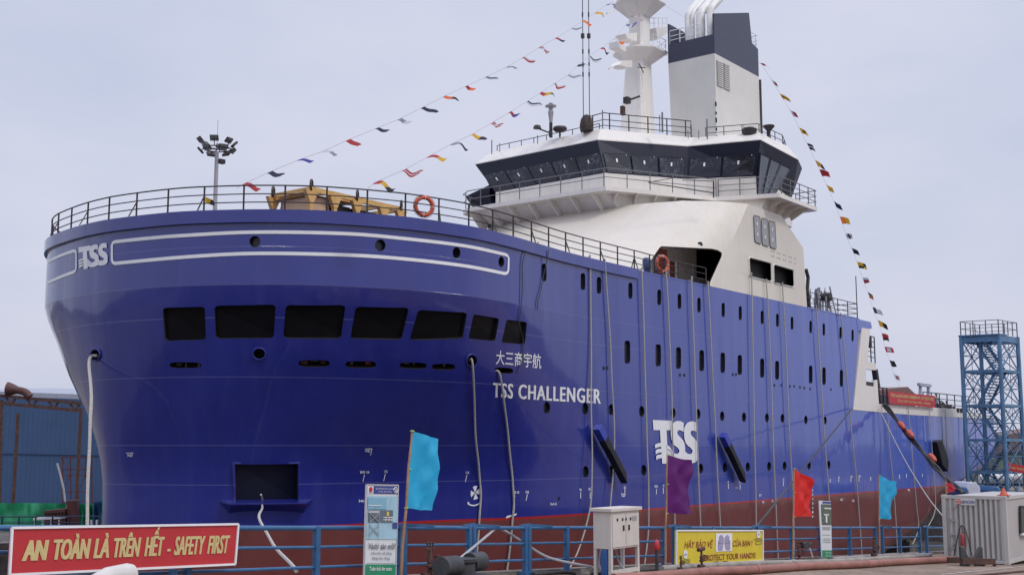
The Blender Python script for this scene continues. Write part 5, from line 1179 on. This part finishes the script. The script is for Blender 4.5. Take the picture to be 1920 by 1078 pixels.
for a in (u0+.04, u1-.04):
    for b in (v0+.04, v1-.04): m = MB(); m.bar((a, b, gz), (a, b, zb2), .075); m.build('leg', M_cab, CB)
m = MB(); m.bar((u0, v0+.04, gz+.12), (u1, v0+.04, gz+.12), .09); m.build('lower_rail', M_cab, CB)
bx = PU(1128, 1048, u0+.02); BX = thing('junction_box', 'blue metal box hanging under the white electric cabinet', 'junction box', (u0+.2, (v0+v1)/2, zb2-.62))
m = MB(); m.box(u0-.02, u0+.3, v0+.12, v1-.22, zb2-.62, zb2-.02); m.build('body', mat('box_blue', (.03, .10, .30), .4), BX, bevel=.015); m = MB(); m.box(u0-.03, u0-.02, v0+.16, v1-.26, zb2-.56, zb2-.08); m.build('lid', mat('box_blue'), BX) if False else m.build('lid', MATS['box_blue'], BX, bevel=.01)
rnd = random.Random(4)
for k in range(7):
    a = Vector((u0+.35+.1*k, v0+.5, zb2)); b = a+Vector((rnd.uniform(-.5, .5), rnd.uniform(-.5, .2), 0)); b.z = gz+.04; c = b+Vector((rnd.uniform(-1.4, 1.4), rnd.uniform(-.3, .5), 0)); c.z = zg(c.x)+.04
    m = MB(); m.tube(catmull([a, a.lerp(b, .5)+Vector((rnd.uniform(-.15, .15), .1, -.1)), b, c], 6), .03, 6); solo(m, 'power_cable', M_rail if k % 3 else M_gal, 'cable drooping from the underside of the electric cabinet, %s from the left' % ORD[k], 'cable', (b.x, b.y, gz), 'cables under the electric cabinet', smooth=True)

M_iron = mat('dark_iron', (.035, .037, .042), .5, var=.4, scale=5, bump=.3)
c = PV(866, 1085, -15.9); c.z = zg(c.x); zt = PV(866, 1046, -15.9).z
BL = thing('mooring_winch', 'dark iron drum with side rollers on the quay in front of the railing', 'mooring drum', c)
m = MB(); r = .28; m.lathe([(r*.98, 0), (r*.98, zt-c.z-.1), (r*1.14, zt-c.z-.06), (r*1.14, zt-c.z), (0, zt-c.z)], c, 20); m.build('drum', M_iron, BL, smooth=True)
m = MB(); m.tube([c+Vector((-.95, -.25, .45)), c+Vector((-.3, -.1, .42))], .2, 16); m.build('roller', M_iron, BL, smooth=True)
m = MB(); m.tube([c+Vector((.3, .05, .42)), c+Vector((.75, .1, .42))], .2, 16); m.build('roller', M_iron, BL, smooth=True)
m = MB(); m.box(c.x-1.1, c.x+.9, c.y-.4, c.y+.4, c.z, c.z+.14); m.build('base', M_iron, BL, bevel=.02)
def valve(px, py, v, h_, label, kind=0):
    c = PV(px, py, v); c.z = zg(c.x); t = thing('pipe_valve', label, 'valve', c, 'rusty valves along the quay'); s = h_
    m = MB(); m.lathe([(.12*s, 0), (.12*s, .05*s), (.055*s, .07*s), (.055*s, .4*s), (.11*s, .42*s), (.11*s, .47*s), (.07*s, .49*s), (.09*s, .6*s), (.05*s, .68*s), (.05*s, .8*s), (0, .82*s)], c, 10); m.build('body', M_rust, t, smooth=True)
    m = MB(); m.torus(c+Vector((.26*s, 0, .55*s)), (1, .3, 0), .12*s, .022*s, 14, 6); m.bar(c+Vector((0, 0, .55*s)), c+Vector((.26*s, 0, .55*s)), .05*s)
    for k in range(3): d = Vector((0, math.cos(k*1.05), math.sin(k*1.05)))*.11*s; m.bar(c+Vector((.26*s, 0, .55*s))-d, c+Vector((.26*s, 0, .55*s))+d, .02*s)
    m.build('hand_wheel', M_rust, t, smooth=True)
    m = MB(); m.tube([c+Vector((-.22*s, 0, .22*s)), c+Vector((.2*s, 0, .22*s))], .06*s, 8); m.tube([c+Vector((-.22*s, 0, .22*s)), c+Vector((-.25*s, 0, .22*s))], .1*s, 8); m.build('side_pipe', M_rust, t, smooth=True)
    if kind: m = MB(); m.tube([c+Vector((-.28*s, 0, .92*s)), c+Vector((.22*s, 0, .95*s))], .085*s, 10); m.bar(c+Vector((0, 0, .8*s)), c+Vector((0, 0, .92*s)), .07*s); m.build('spout', M_rust, t, smooth=True)
    else:
        for k in (-1, 0, 1): m = MB(); q = c+Vector((.1*s*k, 0, .8*s)); m.lathe([(.05*s, 0), (.05*s, .06*s), (.02*s, .07*s), (.02*s, .16*s), (.045*s, .17*s), (.045*s, .2*s), (0, .2*s)], q, 8); m.build('nozzle', M_rust, t)
valve(806, 1085, -15.6, .85, 'rusty hydrant valve with three nozzles between the leaning bamboo pole and the dark drum'); valve(1316, 1074, -15.9, 0.62, 'rusty valve with a thick horizontal spout in front of the yellow board', 1)
valve(1277, 1074, -15.8, .42, 'small dark valve at the left corner of the yellow board'); valve(1499, 1054, -15.6, .7, 'tangled rusty valve under the red flag pole'); valve(1640, 1040, -15.5, .8, 'dark rusty valve by the smaller cyan flag pole')
c = PV(1232, 1075, -15.9); c.z = zg(c.x); t = thing('hydrant_post', 'thin dark post with a red cap between the cabinet and the purple flag pole', 'post', c)
m = MB(); m.tube([c, c+Vector((0, 0, .62))], .045, 8); m.build('post', M_iron, t); m = MB(); m.lathe([(.06, .6), (.075, .66), (.06, .8), (.03, .84), (0, .86)], c, 10); m.build('cap', M_bred, t, smooth=True)
c = PV(1515, 1040, -15.3); t = thing('cable_hook', 'black two-pronged bracket hung on the railing right of the red flag', 'bracket', (c.x, -15.0, zg(c.x)+.35))
m = MB(); Q = [PV(x, y, -15.0) for x, y in ((1505,1016),(1510,1019),(1513,1015),(1517,1015),(1519,1019),(1524,1016),(1521,1027),(1509,1027))]; m.prism(Q, (0, .15, 0)); m.build('plate', M_iron, t, bevel=.01)
m = MB(); a = PV(1518, 1027, -15.05); m.tube([a, a+Vector((.08, -.05, -.25)), a+Vector((.12, -.05, -.5))], .03, 6); m.build('strap', M_rope, t)

M_pipe = mat('pink_pipe_paint', (.27, .115, .09), .6, var=.25, scale=1.6, rust=.5)
M_pgrey = mat('grey_pipe', (.26, .235, .21), .6, var=.3, scale=2)
def gpipe(P, r, label, m_, name='ground_pipe', lift=None, joints=(), grp='pipes lying along the quay', cat='pipe'):
    pts = []
    for x, y in P: p = PG(x, y, r); pts.append(p)
    t = thing(name, label, cat, (pts[0].x, pts[0].y, pts[0].z-r), grp)
    m = MB(); C = catmull(pts, 6); m.tube(C, r, 12); m.build('pipe', m_, t, smooth=True)
    for f in joints: i = int(f*(len(C)-2)); d = (C[i+1]-C[i]).normalized(); m = MB(); m.tube([C[i]-d*.12, C[i]+d*.12], r*1.12, 12); m.build('collar', m_, t, smooth=True)
    return t
gpipe([(1150,1084),(1250,1078),(1330,1071),(1420,1067),(1510,1061),(1600,1058),(1680,1053),(1790,1048)], .115, 'long faded pink pipe lying along the quay in front of the boards', M_pipe, joints=(.3, .46, .58, .8))
gpipe([(1240,1066),(1330,1060),(1420,1056),(1500,1054),(1570,1052),(1650,1047),(1740,1043)], .09, 'grey pipe lying just behind the long pink pipe', M_pgrey, joints=(.5,))
gpipe([(1560,1048),(1620,1044),(1680,1041),(1745,1040)], .08, 'short grey pipe by the foot of the smaller cyan flag pole', M_pgrey)
gpipe([(1420,1050),(1470,1047),(1530,1045),(1600,1042)], .035, 'thin pale hose running under the narrow notice', M_rope, 'ground_hose', cat='hose')
gpipe([(1190,1070),(1230,1066),(1262,1060),(1320,1060),(1365,1058)], .05, 'dark hose lying under the yellow board', M_rail, 'ground_hose', cat='hose')
gpipe([(1000,1076),(1060,1072),(1110,1076),(1160,1070),(1215,1066)], .05, 'dark hose lying under the white electric cabinet', M_rail, 'ground_hose', cat='hose')
rope([PV(820,1080,-15.4), PV(870,1040,-15.2), PV(912,1005,-14.9), PV(930,991,-14.75), PV(945,994,-14.6), PV(980,1015,-14.7), PV(1030,1045,-14.9), PV(1110,1062,-15.6)], .03, 'stiff grey hose looped over the railing left of the electric cabinet', 'loose_hose', None, M_gal, 'hose', .0)
rope([HN(487, 925, .3), HN(485, 945, .9), PV(488, 970, -6), PV(512, 1020, -10), PV(555, 1070, -14.3)], .04, 'ragged pale rope hanging out of the anchor recess', 'anchor_rope', None, None, 'rope', .02)
# rubble and wood scraps along the quay edge
rnd = random.Random(11)
for k in range(26):
    px = rnd.uniform(985, 1770); u = ux(px); c = Vector((u, rnd.uniform(-15.6, -14.75), zg(u))); s = rnd.uniform(.06, .16); m = MB()
    m.lathe([(s, 0), (s*rnd.uniform(.9, 1.3), s*.5), (s*.5, s*rnd.uniform(.8, 1.2)), (0, s*1.1)], c, 6)
    for v_ in m.v: v_ += Vector((rnd.uniform(-.3, .3)*s, rnd.uniform(-.3, .3)*s, 0))
    solo(m, 'rubble_lump', M_conc if k % 3 else M_rust, 'small broken lump lying by the foot of the blue railing', 'rubble', c, 'rubble along the railing')
c = PV(215, 1078, -16.2); WD = thing('white_drum', 'rounded white drum lying below the red safety board', 'drum', (c.x, -16.2, c.z-.4))
m = MB(); a = PV(172, 1088, -16.2); b = PV(250, 1078, -16.2); m.tube([a-Vector((.1, 0, 0)), a, a.lerp(b, .35), b-Vector((.12, 0, 0)), b-Vector((.03, 0, 0)), b], [.0, .08, .17, .19, .17, .0], 16); m.build('drum', mat('dusty_white', (.55, .53, .5), .5, var=.1), WD, smooth=True)

# ------------------------------------------------------------------ container
M_cont = mat('container_paint', (.47, .46, .44), .5, var=.07, scale=.8, streak=.3, streakc=(.28, .24, .19))
M_cont2 = mat('container_grey', (.42, .40, .385), .5, var=.06, scale=.8, streak=.2, streakc=(.28, .24, .19))
c = PG(1891, 1059); HGT = 2.40
cu, cv, cz = c.x, c.y, c.z; wv = PU(1771, 1057, cu).y-cv
CN = thing('site_container', 'off white steel site container with corrugated end and small dark window at the right edge', 'container', (cu+3, cv+wv/2, cz))
m = MB(); m.box(cu+.06, cu+6, cv+.03, cv+wv-.05, cz+.12, cz+HGT-.06); BDY = m.build('body', M_cont2, CN)
m = MB(); n = 11; prof = []; y0, y1 = cv+.12, cv+wv-.16; stp = (y1-y0)/n
for k in range(n): y = y0+k*stp; prof += [(y, 0), (y+stp*.38, 0), (y+stp*.52, .05), (y+stp*.86, .05)]
prof.append((y1, 0)); m.loft([[Vector((cu+.01+d, y, z)) for y, d in prof] for z in (cz+.16, cz+HGT-.12)], cap=False, closed=False); m.build('corrugated_end', M_cont, CN)
for uu, vv in ((cu, cv), (cu, cv+wv-.12), (cu+6.05, cv)):
    m = MB(); m.box(uu-.02, uu+.13, vv-.03, vv+.12, cz+.1, cz+HGT-.1); o = m.build('corner_post', M_cont, CN, bevel=.01)
    for z_ in (cz, cz+HGT-.12):
        m = MB(); m.box(uu-.03, uu+.15, vv-.04, vv+.13, z_, z_+.12); o2 = m.build('corner_casting', M_cont, o, bevel=.01)
for z_ in (cz+.03, cz+HGT-.13):
    m = MB(); m.box(cu-.01, cu+.08, cv+.12, cv+wv, z_, z_+.12); m.build('end_rail', M_cont, CN); m = MB(); m.box(cu+.13, cu+6.0, cv-.01, cv+.08, z_, z_+.12); m.build('side_rail', M_cont, CN)
wq = [PV(x, y, cv-.02) for x, y in ((1912,949),(1945,951),(1945,999),(1913,998))]; m = MB(); m.prism(wq, (0, .06, 0)); o = m.build('window', mat('green_glass', (.02, .05, .05), .15), CN); m = MB()
for a, b in zip(wq, wq[1:]+wq[:1]): m.bar(a+Vector((0, -.02, 0)), b+Vector((0, -.02, 0)), .06)
m.build('window_frame', M_rail, o); m = MB(); m.bar(wq[3]+Vector((0, -.04, -.05)), wq[2]+Vector((0, -.04, -.05)), .09); m.build('sill', M_white, o)
lq = [PU(x, y, cu-.02) for x, y in ((1793,934),(1828,935),(1828,947),(1793,946))]; m = MB(); m.prism(lq, (.02, 0, 0)); LP = m.build('logo_plate', mat('plate_white', (.60, .59, .58), .5), CN)
o_ = Vector((-.012, 0, 0)); m = MB(); lettering(m, 'LISOCON', sub(lq, .25, .97, .28, .72), o_, .03); m.build('lettering', M_nb, LP)
cc = bil(lq, .12, .5); m = MB(); m.tube([cc+o_*.5, cc+o_*1.2], .105, 14); m.build('emblem', mat('emblem_red', (.5, .09, .06), .5), LP)
m = MB()
for k in (-.05, 0, .05): m.bar(cc+o_*1.5+Vector((0, -.09, k)), cc+o_*1.5+Vector((0, .09, k)), .014)
m.build('emblem_bars', M_white, LP)
for x, ys in ((1783, (973, 1002, 1024)), (1788, (950, 975, 1001, 1018, 1026))):
    for y in ys: p = PU(x, y, cu-.04); m = MB(); m.box(p.x-.04, p.x+.03, p.y-.05, p.y+.05, p.z-.03, p.z+.03); m.build('hinge', M_lou, CN)
FX = PU(1805, 1010, cu-.12); t = thing('fire_extinguisher', 'small red fire extinguisher hung on a cord at the corrugated container end', 'extinguisher', FX-Vector((0, 0, .25)))
m = MB(); m.lathe([(0, -.25), (.07, -.24), (.075, -.2), (.075, .12), (.05, .18), (.02, .2), (.02, .26), (0, .27)], FX, 12); m.build('bottle', mat('ext_red', (.30, .04, .04), .4), t, smooth=True)
pk = PU(1803.5, 984, cu-.1); m = MB(); m.tube([PU(1786, 1054, cu-.14), PU(1795, 1008, cu-.1), PU(1800, 988, cu-.1), pk, PU(1808, 988, cu-.1), PU(1815, 1008, cu-.1), PU(1823, 1042, cu-.16)], .02, 5); m.tube([pk, FX+Vector((0, 0, .26))], .014, 4); m.build('cord', M_rail, t)
# rusty cradle
a = PG(1803, 1061); b = PG(1865, 1061); t = thing('steel_cradle', 'dark rusty steel cradle with pointed brackets standing before the container end', 'cradle', (a+b)/2)
d = (b-a); L_ = d.length; d.normalize(); n_ = Vector((-d.y, d.x, 0)).normalized(); up = Vector((0, 0, 1))
if n_.y < 0: n_ = -n_
for k in (0, .55):
    m = MB(); m.bar(a+n_*k+up*.16, b+n_*k+up*.16, .12, .2); m.build('beam', M_rust, t, bevel=.01)
def tri(o, s, k): m = MB(); m.prism([o, o+up*.62, o+d*.12*s+up*.62, o+d*.42*s+up*.26, o+d*.42*s], n_*.05); m.build('bracket', M_iron, t, bevel=.008)
tri(a, 1, 0); tri(a+d*L_*.66, -1, 0); tri(a+d*L_*.34+n_*.5, 1, 0); tri(b+n_*.5, -1, 0)
for k in (0, .66, 1): m = MB(); m.box(-.05, .05, -.05, .05, 0, .1); m.v = [v_+a+d*L_*k for v_ in m.v]; m.build('foot', M_iron, t)
c = PU(1882, 926, cu+.3); t = thing('traffic_cone', 'orange cone standing on the container roof', 'cone', (c.x, c.y, cz+HGT))
c = Vector((c.x, c.y, cz+HGT)); m = MB(); m.lathe([(.17, .02), (.14, .06), (.03, .27), (0, .28)], c, 12); m.build('cone', M_or2, t, smooth=True); m = MB(); m.box(c.x-.19, c.x+.19, c.y-.19, c.y+.19, c.z, c.z+.03); m.build('base', M_or2, t)

# ------------------------------------------------------------------ blue stair tower
M_tow = mat('tower_blue', (.085, .19, .325), .5, var=.25, scale=1.5, rust=.2)
YT = 95.
fl = PW(1884, 836, YT-1.6); ll = PW(1812, 836, YT); rl = PW(1919, 836, YT+.9)
fl.z = ll.z = rl.z = 0; bl = ll+rl-fl; LEG = [ll, fl, rl, bl]; ctr = (ll+rl)/2
zt_ = PW(1840, 637, YT).z; g0 = -5.0
TW = thing('stair_tower', 'tall blue steel stair tower with braced sides and a railed top platform', 'stair tower', (ctr.x, ctr.y, g0))
lev = [PW(1840, y, YT).z for y in (885, 825, 761, 697, 637)]
zv = lambda p, z: Vector((p.x, p.y, z))
for p in LEG: m = MB(); m.tube([zv(p, g0), zv(p, zt_+.3)], .17, 8); m.build('leg', M_tow, TW, smooth=True)
allz = [g0]+lev
for k, z in enumerate(lev):
    for i in range(4): a, b = LEG[i], LEG[(i+1) % 4]; m = MB(); m.bar(zv(a, z), zv(b, z), .16, .22 if k < 4 else .5); m.build('ring_beam', M_tow, TW)
    zz0, zz1 = allz[k], z
    for i in range(4):
        a, b = LEG[i], LEG[(i+1) % 4]; mid = (a+b)/2
        m = MB(); m.bar(zv(a, zz0), zv(b, zz1), .075); m.bar(zv(b, zz0), zv(a, zz1), .075); m.build('brace', M_tow, TW)
        m = MB(); m.bar(zv(a.lerp(b, .5), (zz0+zz1)/2), zv(a, (zz0+zz1)/2), .045); m.build('brace', M_tow, TW)
    for i in range(4):
        a, b = LEG[i], LEG[(i+1) % 4]; mid = (a+b)/2; zm = (zz0+zz1)/2
        m = MB(); m.bar(zv(mid, zz0), zv(mid, zz1), .04); m.bar(zv(a, zm), zv(mid, zz1), .045); m.bar(zv(b, zm), zv(mid, zz1), .045); m.bar(zv(a, zm), zv(b, zm), .05); m.build('lattice', M_tow, TW)
    # stair flight
    e1, e2 = (LEG[1]-LEG[0]), (LEG[3]-LEG[0]); s0, s1 = (.25, .75) if k % 2 else (.75, .25)
    for side in (.35, .65):
        pass
    A0 = LEG[0]+e1*s0+e2*.22; A1 = LEG[0]+e1*s1+e2*.22; wv_ = e2*.55
    m = MB()
    for j in range(12): p = A0.lerp(A1, (j+.5)/12); z_ = zz0+(zz1-zz0)*(j+.5)/12; dd = e1.normalized()*.17; m.add([zv(p-dd, z_), zv(p+dd, z_), zv(p+dd+wv_, z_), zv(p-dd+wv_, z_), zv(p-dd, z_+.05), zv(p+dd, z_+.05), zv(p+dd+wv_, z_+.05), zv(p-dd+wv_, z_+.05)], [(3,2,1,0),(4,5,6,7),(0,1,5,4),(1,2,6,5),(2,3,7,6),(3,0,4,7)])
    m.bar(zv(A0, zz0), zv(A1, zz1), .06, .2); m.bar(zv(A0+wv_, zz0), zv(A1+wv_, zz1), .06, .2); m.bar(zv(A0, zz0+1), zv(A1, zz1+1), .04); m.bar(zv(A0+wv_, zz0+1), zv(A1+wv_, zz1+1), .04); m.build('stair_flight', M_tow, TW)
    m = MB(); q = [LEG[0]+e1*x+e2*y for x, y in (((.02, .02), (.28, .02), (.28, .98), (.02, .98)) if k % 2 == 0 else ((.72, .02), (.98, .02), (.98, .98), (.72, .98)))]; m.prism([zv(p, z-.03) for p in q], (0, 0, .08)); m.build('landing', M_tow, TW)
m = MB(); q = [LEG[i] for i in range(4)]; e1, e2 = (LEG[1]-LEG[0]), (LEG[3]-LEG[0]); m.prism([zv(LEG[0]+e1*x+e2*y, zt_+.25) for x, y in ((-.05, -.05), (1.05, -.05), (1.05, .35), (.45, .35), (.45, 1.05), (-.05, 1.05))], (0, 0, .1)); m.build('top_platform', M_tow, TW)
for i in range(4):
    a, b = zv(LEG[i], zt_+.3), zv(LEG[(i+1) % 4], zt_+.3); m = MB(); railing(m, [a, b], 1.15, .9, (1., .5), .025, .04); m.build('platform_railing', M_lrail, TW)
q = [zv(LEG[1]+(LEG[2]-LEG[1])*f+Vector((0, -.3, 0)), z) for f, z in ((.25, 0), (1.9, 0), (1.9, 0), (.25, 0))]
BN = [PW(1886, 867, YT-1), PW(1935, 875, YT-1), PW(1935, 890, YT-1), PW(1886, 881, YT-1)]; t = thing('hung_banner', 'small red banner with yellow lettering hung at the right side of the blue stair tower', 'banner', BN[3])
m = MB(); m.prism(BN, (.05, .05, 0)); m.build('cloth', M_bred, t); m = MB(); lettering(m, 'LỄ HẠ THỦY TÀU', sub(BN, .05, .95, .25, .75), (-.02, -.03, 0), .02); m.build('lettering', M_gold, t)

# ------------------------------------------------------------------ floodlight mast beyond the bow
YM = 92.; b = PW(403, 395, YM); h0 = PW(410, 285, YM); LM = thing('floodlight_mast', 'tall grey floodlight mast with a ring of lamps rising behind the bow railing', 'floodlight mast', (b.x, b.y, -4.75))
m = MB(); top_ = Vector((b.x, b.y, h0.z)); m.tube([Vector((b.x, b.y, -4.75)), top_], [.27, .15], 12); m.build('pole', M_gal, LM, smooth=True)
m = MB(); m.tube([top_, top_+Vector((0, 0, 2.6))], .02, 5); m.build('lightning_rod', M_gal, LM)
m = MB(); m.torus(top_+Vector((0, 0, .25)), (0, 0, 1), 1.05, .05, 28, 6)
for k in range(6): a = k*1.047; m.bar(top_+Vector((0, 0, .2)), top_+Vector((1.05*math.cos(a), 1.05*math.sin(a), .25)), .06)
m.build('ring', M_rail, LM)
for k in range(12):
    a = k*math.pi/6+.2; d = Vector((math.cos(a), math.sin(a), 0)); s_ = Vector((-d.y, d.x, 0)); c = top_+d*(1.22+.12*(k % 3))+Vector((0, 0, .25+(.5 if k % 2 else -.2))); n_ = (d*.8-Vector((0, 0, .75))).normalized(); u_ = s_.cross(n_).normalized()
    m = MB(); m.prism([c+s_*.33+u_*.24, c-s_*.33+u_*.24, c-s_*.33-u_*.24, c+s_*.33-u_*.24], -n_*.16); o = m.build('floodlight', M_rail, LM, bevel=.02)
    m = MB(); m.bar(c, top_+d*1.05+Vector((0, 0, .25)), .06); m.build('arm', M_rail, o)
    m = MB()
    for x in (-.22, -.08, .08, .22):
        for y in (-.12, .12): q_ = c+s_*x+u_*y+n_*.005; m.prism([q_+s_*.05+u_*.08, q_-s_*.05+u_*.08, q_-s_*.05-u_*.08, q_+s_*.05-u_*.08], n_*.01)
    m.build('lens', M_lou, o)
m = MB(); m.box(top_.x+.1, top_.x+.65, top_.y-.3, top_.y+.1, top_.z-.9, top_.z-.55); m.build('control_box', M_rail, LM, bevel=.03)

# ------------------------------------------------------------------ left background across the dock
M_shed = mat('shed_blue', (.032, .075, .17), .6, var=.08, scale=.5, streak=.25, streakc=(.06, .09, .16))
def PWq(px, Y): return [PW(x, y, Y) for x, y in px]
q = PWq([(-90,735),(215,746),(215,985),(-90,985)], 100.)
SHD = thing('blue_shed', 'large dark blue corrugated shed wall across the dock left of the bow', 'shed', (q[3].x, q[3].y, -4.75))
n_ = 70; away = Vector((AFT.y, STB.y, 0)); m = MB(); prof = []
for k in range(n_+1): prof.append(q[0].lerp(q[1], k/n_)+away*(.035 if k % 2 else 0))
m.loft([[Vector((p.x, p.y, -4.75)) for p in prof], prof], cap=False, closed=False); m.build('wall', M_shed, SHD)
rz = [PW(40, 760, 100), PW(176, 738, 100)]
m = MB(); A_ = q[0]+Vector((0, 0, .2)); B_ = q[1]+Vector((0, 0, .2)); m.add([A_, B_, B_+away*22+Vector((0, 0, 1.2)), A_+away*22+Vector((0, 0, 1.2))], [(0, 1, 2, 3)]); m.prism([A_, B_, B_-Vector((0, 0, .4)), A_-Vector((0, 0, .4))], away*.3); m.build('roof', mat('shed_roof', (.30, .33, .40), .5, streak=.2), SHD)
m = MB(); m.bar(q[0].lerp(q[3], .45)-away*.05, q[1].lerp(q[2], .45)-away*.05, .06, .12); m.build('wall_joint', M_shed, SHD)
t = thing('rusty_gantry', 'rusty steel pipe gantry on posts in front of the blue shed', 'gantry', PW(30, 985, 76))
for dy in (0, 14): m = MB(); m.bar(PW(-60, 736+dy, 76), PW(152, 756+dy, 76), .2); m.build('chord', M_rust, t)
for k in range(11): x = -50+k*20; m = MB(); m.bar(PW(x, 736.5+(x+60)*.094, 76), PW(x+(10 if k % 2 else -10), 751+(x+60)*.094, 76), .12); m.build('lattice_bar', M_rust, t)
for x0, x1, y0 in ((3, -2, 750), (34, 22, 775), (152, 141, 765)): m = MB(); m.tube([PW(x0, y0, 76), PW(x1, 985, 76)], .11, 8); m.build('post', M_rust, t)
m = MB(); m.tube(catmull([PW(56, 744, 76), PW(47, 735, 76), PW(32, 731, 76), PW(14, 729, 76)], 5), [.24]*11+[.3, .36, .4, .44, .46], 10); m.build('duct', mat('duct_maroon', (.085, .03, .028), .6), t, smooth=True)
M_tg = mat('tarp_green', (.018, .30, .13), .5, var=.3, scale=1.5); M_tb = mat('tarp_blue', (.035, .12, .27), .5, var=.2, scale=1.5)
def tarp(px, Y, m_, label, seed):
    q = PWq(px, Y); nx, ny = 46, 10; rnd = random.Random(seed); m = MB(); vs = []; ph = rnd.uniform(0, 6)
    for j in range(ny+1):
        for i in range(nx+1):
            x, y = i/nx, j/ny; p = bil(q, x, y); wv = math.sin(x*23+ph)+.7*math.sin(x*41+y*3+ph)+.5*math.sin(x*11-y*5)
            vs.append(p+away*(.16*wv*(.3+y))+Vector((0, 0, -.12*abs(math.sin(x*16+ph))*(1-y))))
    m.v = vs; k = nx+1
    for j in range(ny):
        for i in range(nx): m.f.append((j*k+i, j*k+i+1, (j+1)*k+i+1, (j+1)*k+i)); m.m.append(0)
    return solo(m, 'tarpaulin', m_, label, 'tarpaulin', q[3], 'tarpaulins across the dock', smooth=True, angle=180)
tarp([(-60,942),(125,943),(125,994),(-60,994)], 68, M_tg, 'green tarpaulin sheet hung along the far quay at the left edge', 1); tarp([(136,944),(176,944),(174,992),(136,994)], 68.3, M_tg, 'short green tarpaulin between the rusty post and the blue tarpaulin', 2); tarp([(174,941),(205,939),(205,992),(172,992)], 68.1, M_tb, 'blue tarpaulin next to the dark bow plating', 3)
t = thing('far_railing', 'thin dark railing along the far quay in front of the green tarpaulins', 'railing', PW(60, 990, 63))
m = MB(); a, b = PW(-60, 991, 63.5), PW(192, 990, 63.5); railing(m, [a, b], .62, .9, (1., .5), .03, .035); m.build('rails', mat('navy_rail', (.03, .045, .09), .6), t)
for k, x in enumerate((172, 182, 192)): m = MB(); m.bar(PW(x, 990, 63.4), PW(x, 974, 63.4), .09); solo(m, 'white_stake', M_white, 'short white stake in the far railing, %s from the left' % ORD[k], 'stake', PW(x, 990, 63.4), 'white stakes in the far railing')
M_rd = mat('red_primer_steel', (.10, .022, .02), .6, var=.3, scale=3)
t = thing('steel_stack', 'stack of dark red primed steel sections before the green tarpaulin', 'steel stack', PW(108, 990, 65.5))
m = MB(); m.prism(PWq([(82,957),(123,953),(123,990),(84,990)], 65.5), away*1.); m.build('section', M_rd, t, bevel=.03); m = MB(); m.prism(PWq([(124,938),(142,937),(143,990),(125,990)], 65.6), away*.6); m.build('column', M_rd, t, bevel=.03)
m = MB()
for k in range(7): a = PW(85+k*6, 960, 65.45); m.bar(a, PW(85+k*6, 968, 65.45), .07)
m.bar(PW(83, 961, 65.45), PW(123, 958, 65.45), .08); m.build('stiffeners', M_rust, t)
t = thing('white_bench', 'low white frame standing behind the far railing', 'frame', PW(90, 990, 64.2))
m = MB(); m.prism(PWq([(62,971),(114,969),(114,972),(62,975)], 64.2), away*.8); m.build('top', M_white, t)
for x in (66, 80, 96, 111): m = MB(); m.bar(PW(x, 973, 64.3), PW(x, 990, 64.3), .07); m.build('leg', M_white, t)
t = thing('scaffold', 'dark thin scaffold frame in front of the blue shed beside the bow', 'scaffold', PW(145, 940, 80)); m = MB()
for x in (117, 132, 146, 160, 172): m.bar(PW(x, 855, 80), PW(x+1, 945, 80), .06)
for y in (858, 880, 891, 922, 940): m.bar(PW(115, y, 80), PW(174, y-1, 80), .06)
for x in (117, 146): m.bar(PW(x, 858, 80), PW(x+14, 890, 80), .04); m.bar(PW(x+14, 891, 80), PW(x, 922, 80), .04)
m.build('tubes', M_rd, t); m = MB(); m.tube([PW(107, 868, 78), PW(113, 890, 78), PW(119, 915, 78), PW(122, 940, 78)], .07, 6); m.build('hose', M_gal, t)

# ------------------------------------------------------------------ right background beyond the stern
t = thing('far_shed', 'low shed with a brown roof in the yard beyond the stern', 'shed', PW(1905, 905, 150))
m = MB(); q = PWq([(1872,850),(1990,838),(1990,905),(1872,905)], 150); m.prism(q, away*10); m.build('wall', mat('far_wall', (.12, .15, .13), .7, var=.2), t); m = MB(); q = PWq([(1868,850),(1882,815),(1990,800),(1990,838)], 149.5); m.prism(q, away*11); m.build('roof', mat('far_roof', (.15, .10, .09), .7, streak=.3), t)
q = PWq([(1836,897),(1990,893)], 125); m = MB(); m.tube(q, .45, 10); solo(m, 'yard_pipe', mat('pale_pipe', (.55, .55, .54), .5), 'long pale pipe lying across the yard behind the stair tower', 'pipe', q[0]-Vector((0, 0, .45)), smooth=True)
for k, (x, w_, h_, m_, lab) in enumerate(((1826, 26, 22, mat('tent_white', (.55, .58, .66), .6), 'pale awning just above the container roof left of the stair tower legs'), (1868, 16, 14, M_tb, 'small blue covered stack behind the stair tower legs'), (1812, 12, 12, M_tb, 'small blue sheet behind the left leg of the stair tower'))):
    a = PW(x-w_/2, 930, 84); b = PW(x+w_/2, 930, 84); t_ = PW(x, 930-h_-4, 84); m = MB(); hh = t_.z-a.z
    m.loft([[a, b, b+away*3, a+away*3], [p+Vector((0, 0, hh*.65)) for p in (a, b, b+away*3, a+away*3)], [a.lerp(b, .3)+Vector((0, 0, hh)), a.lerp(b, .7)+Vector((0, 0, hh)), a.lerp(b, .7)+away*3+Vector((0, 0, hh)), a.lerp(b, .3)+away*3+Vector((0, 0, hh))]]); solo(m, 'awning', m_, lab, 'awning', a, 'awnings in the yard', bevel=.05)
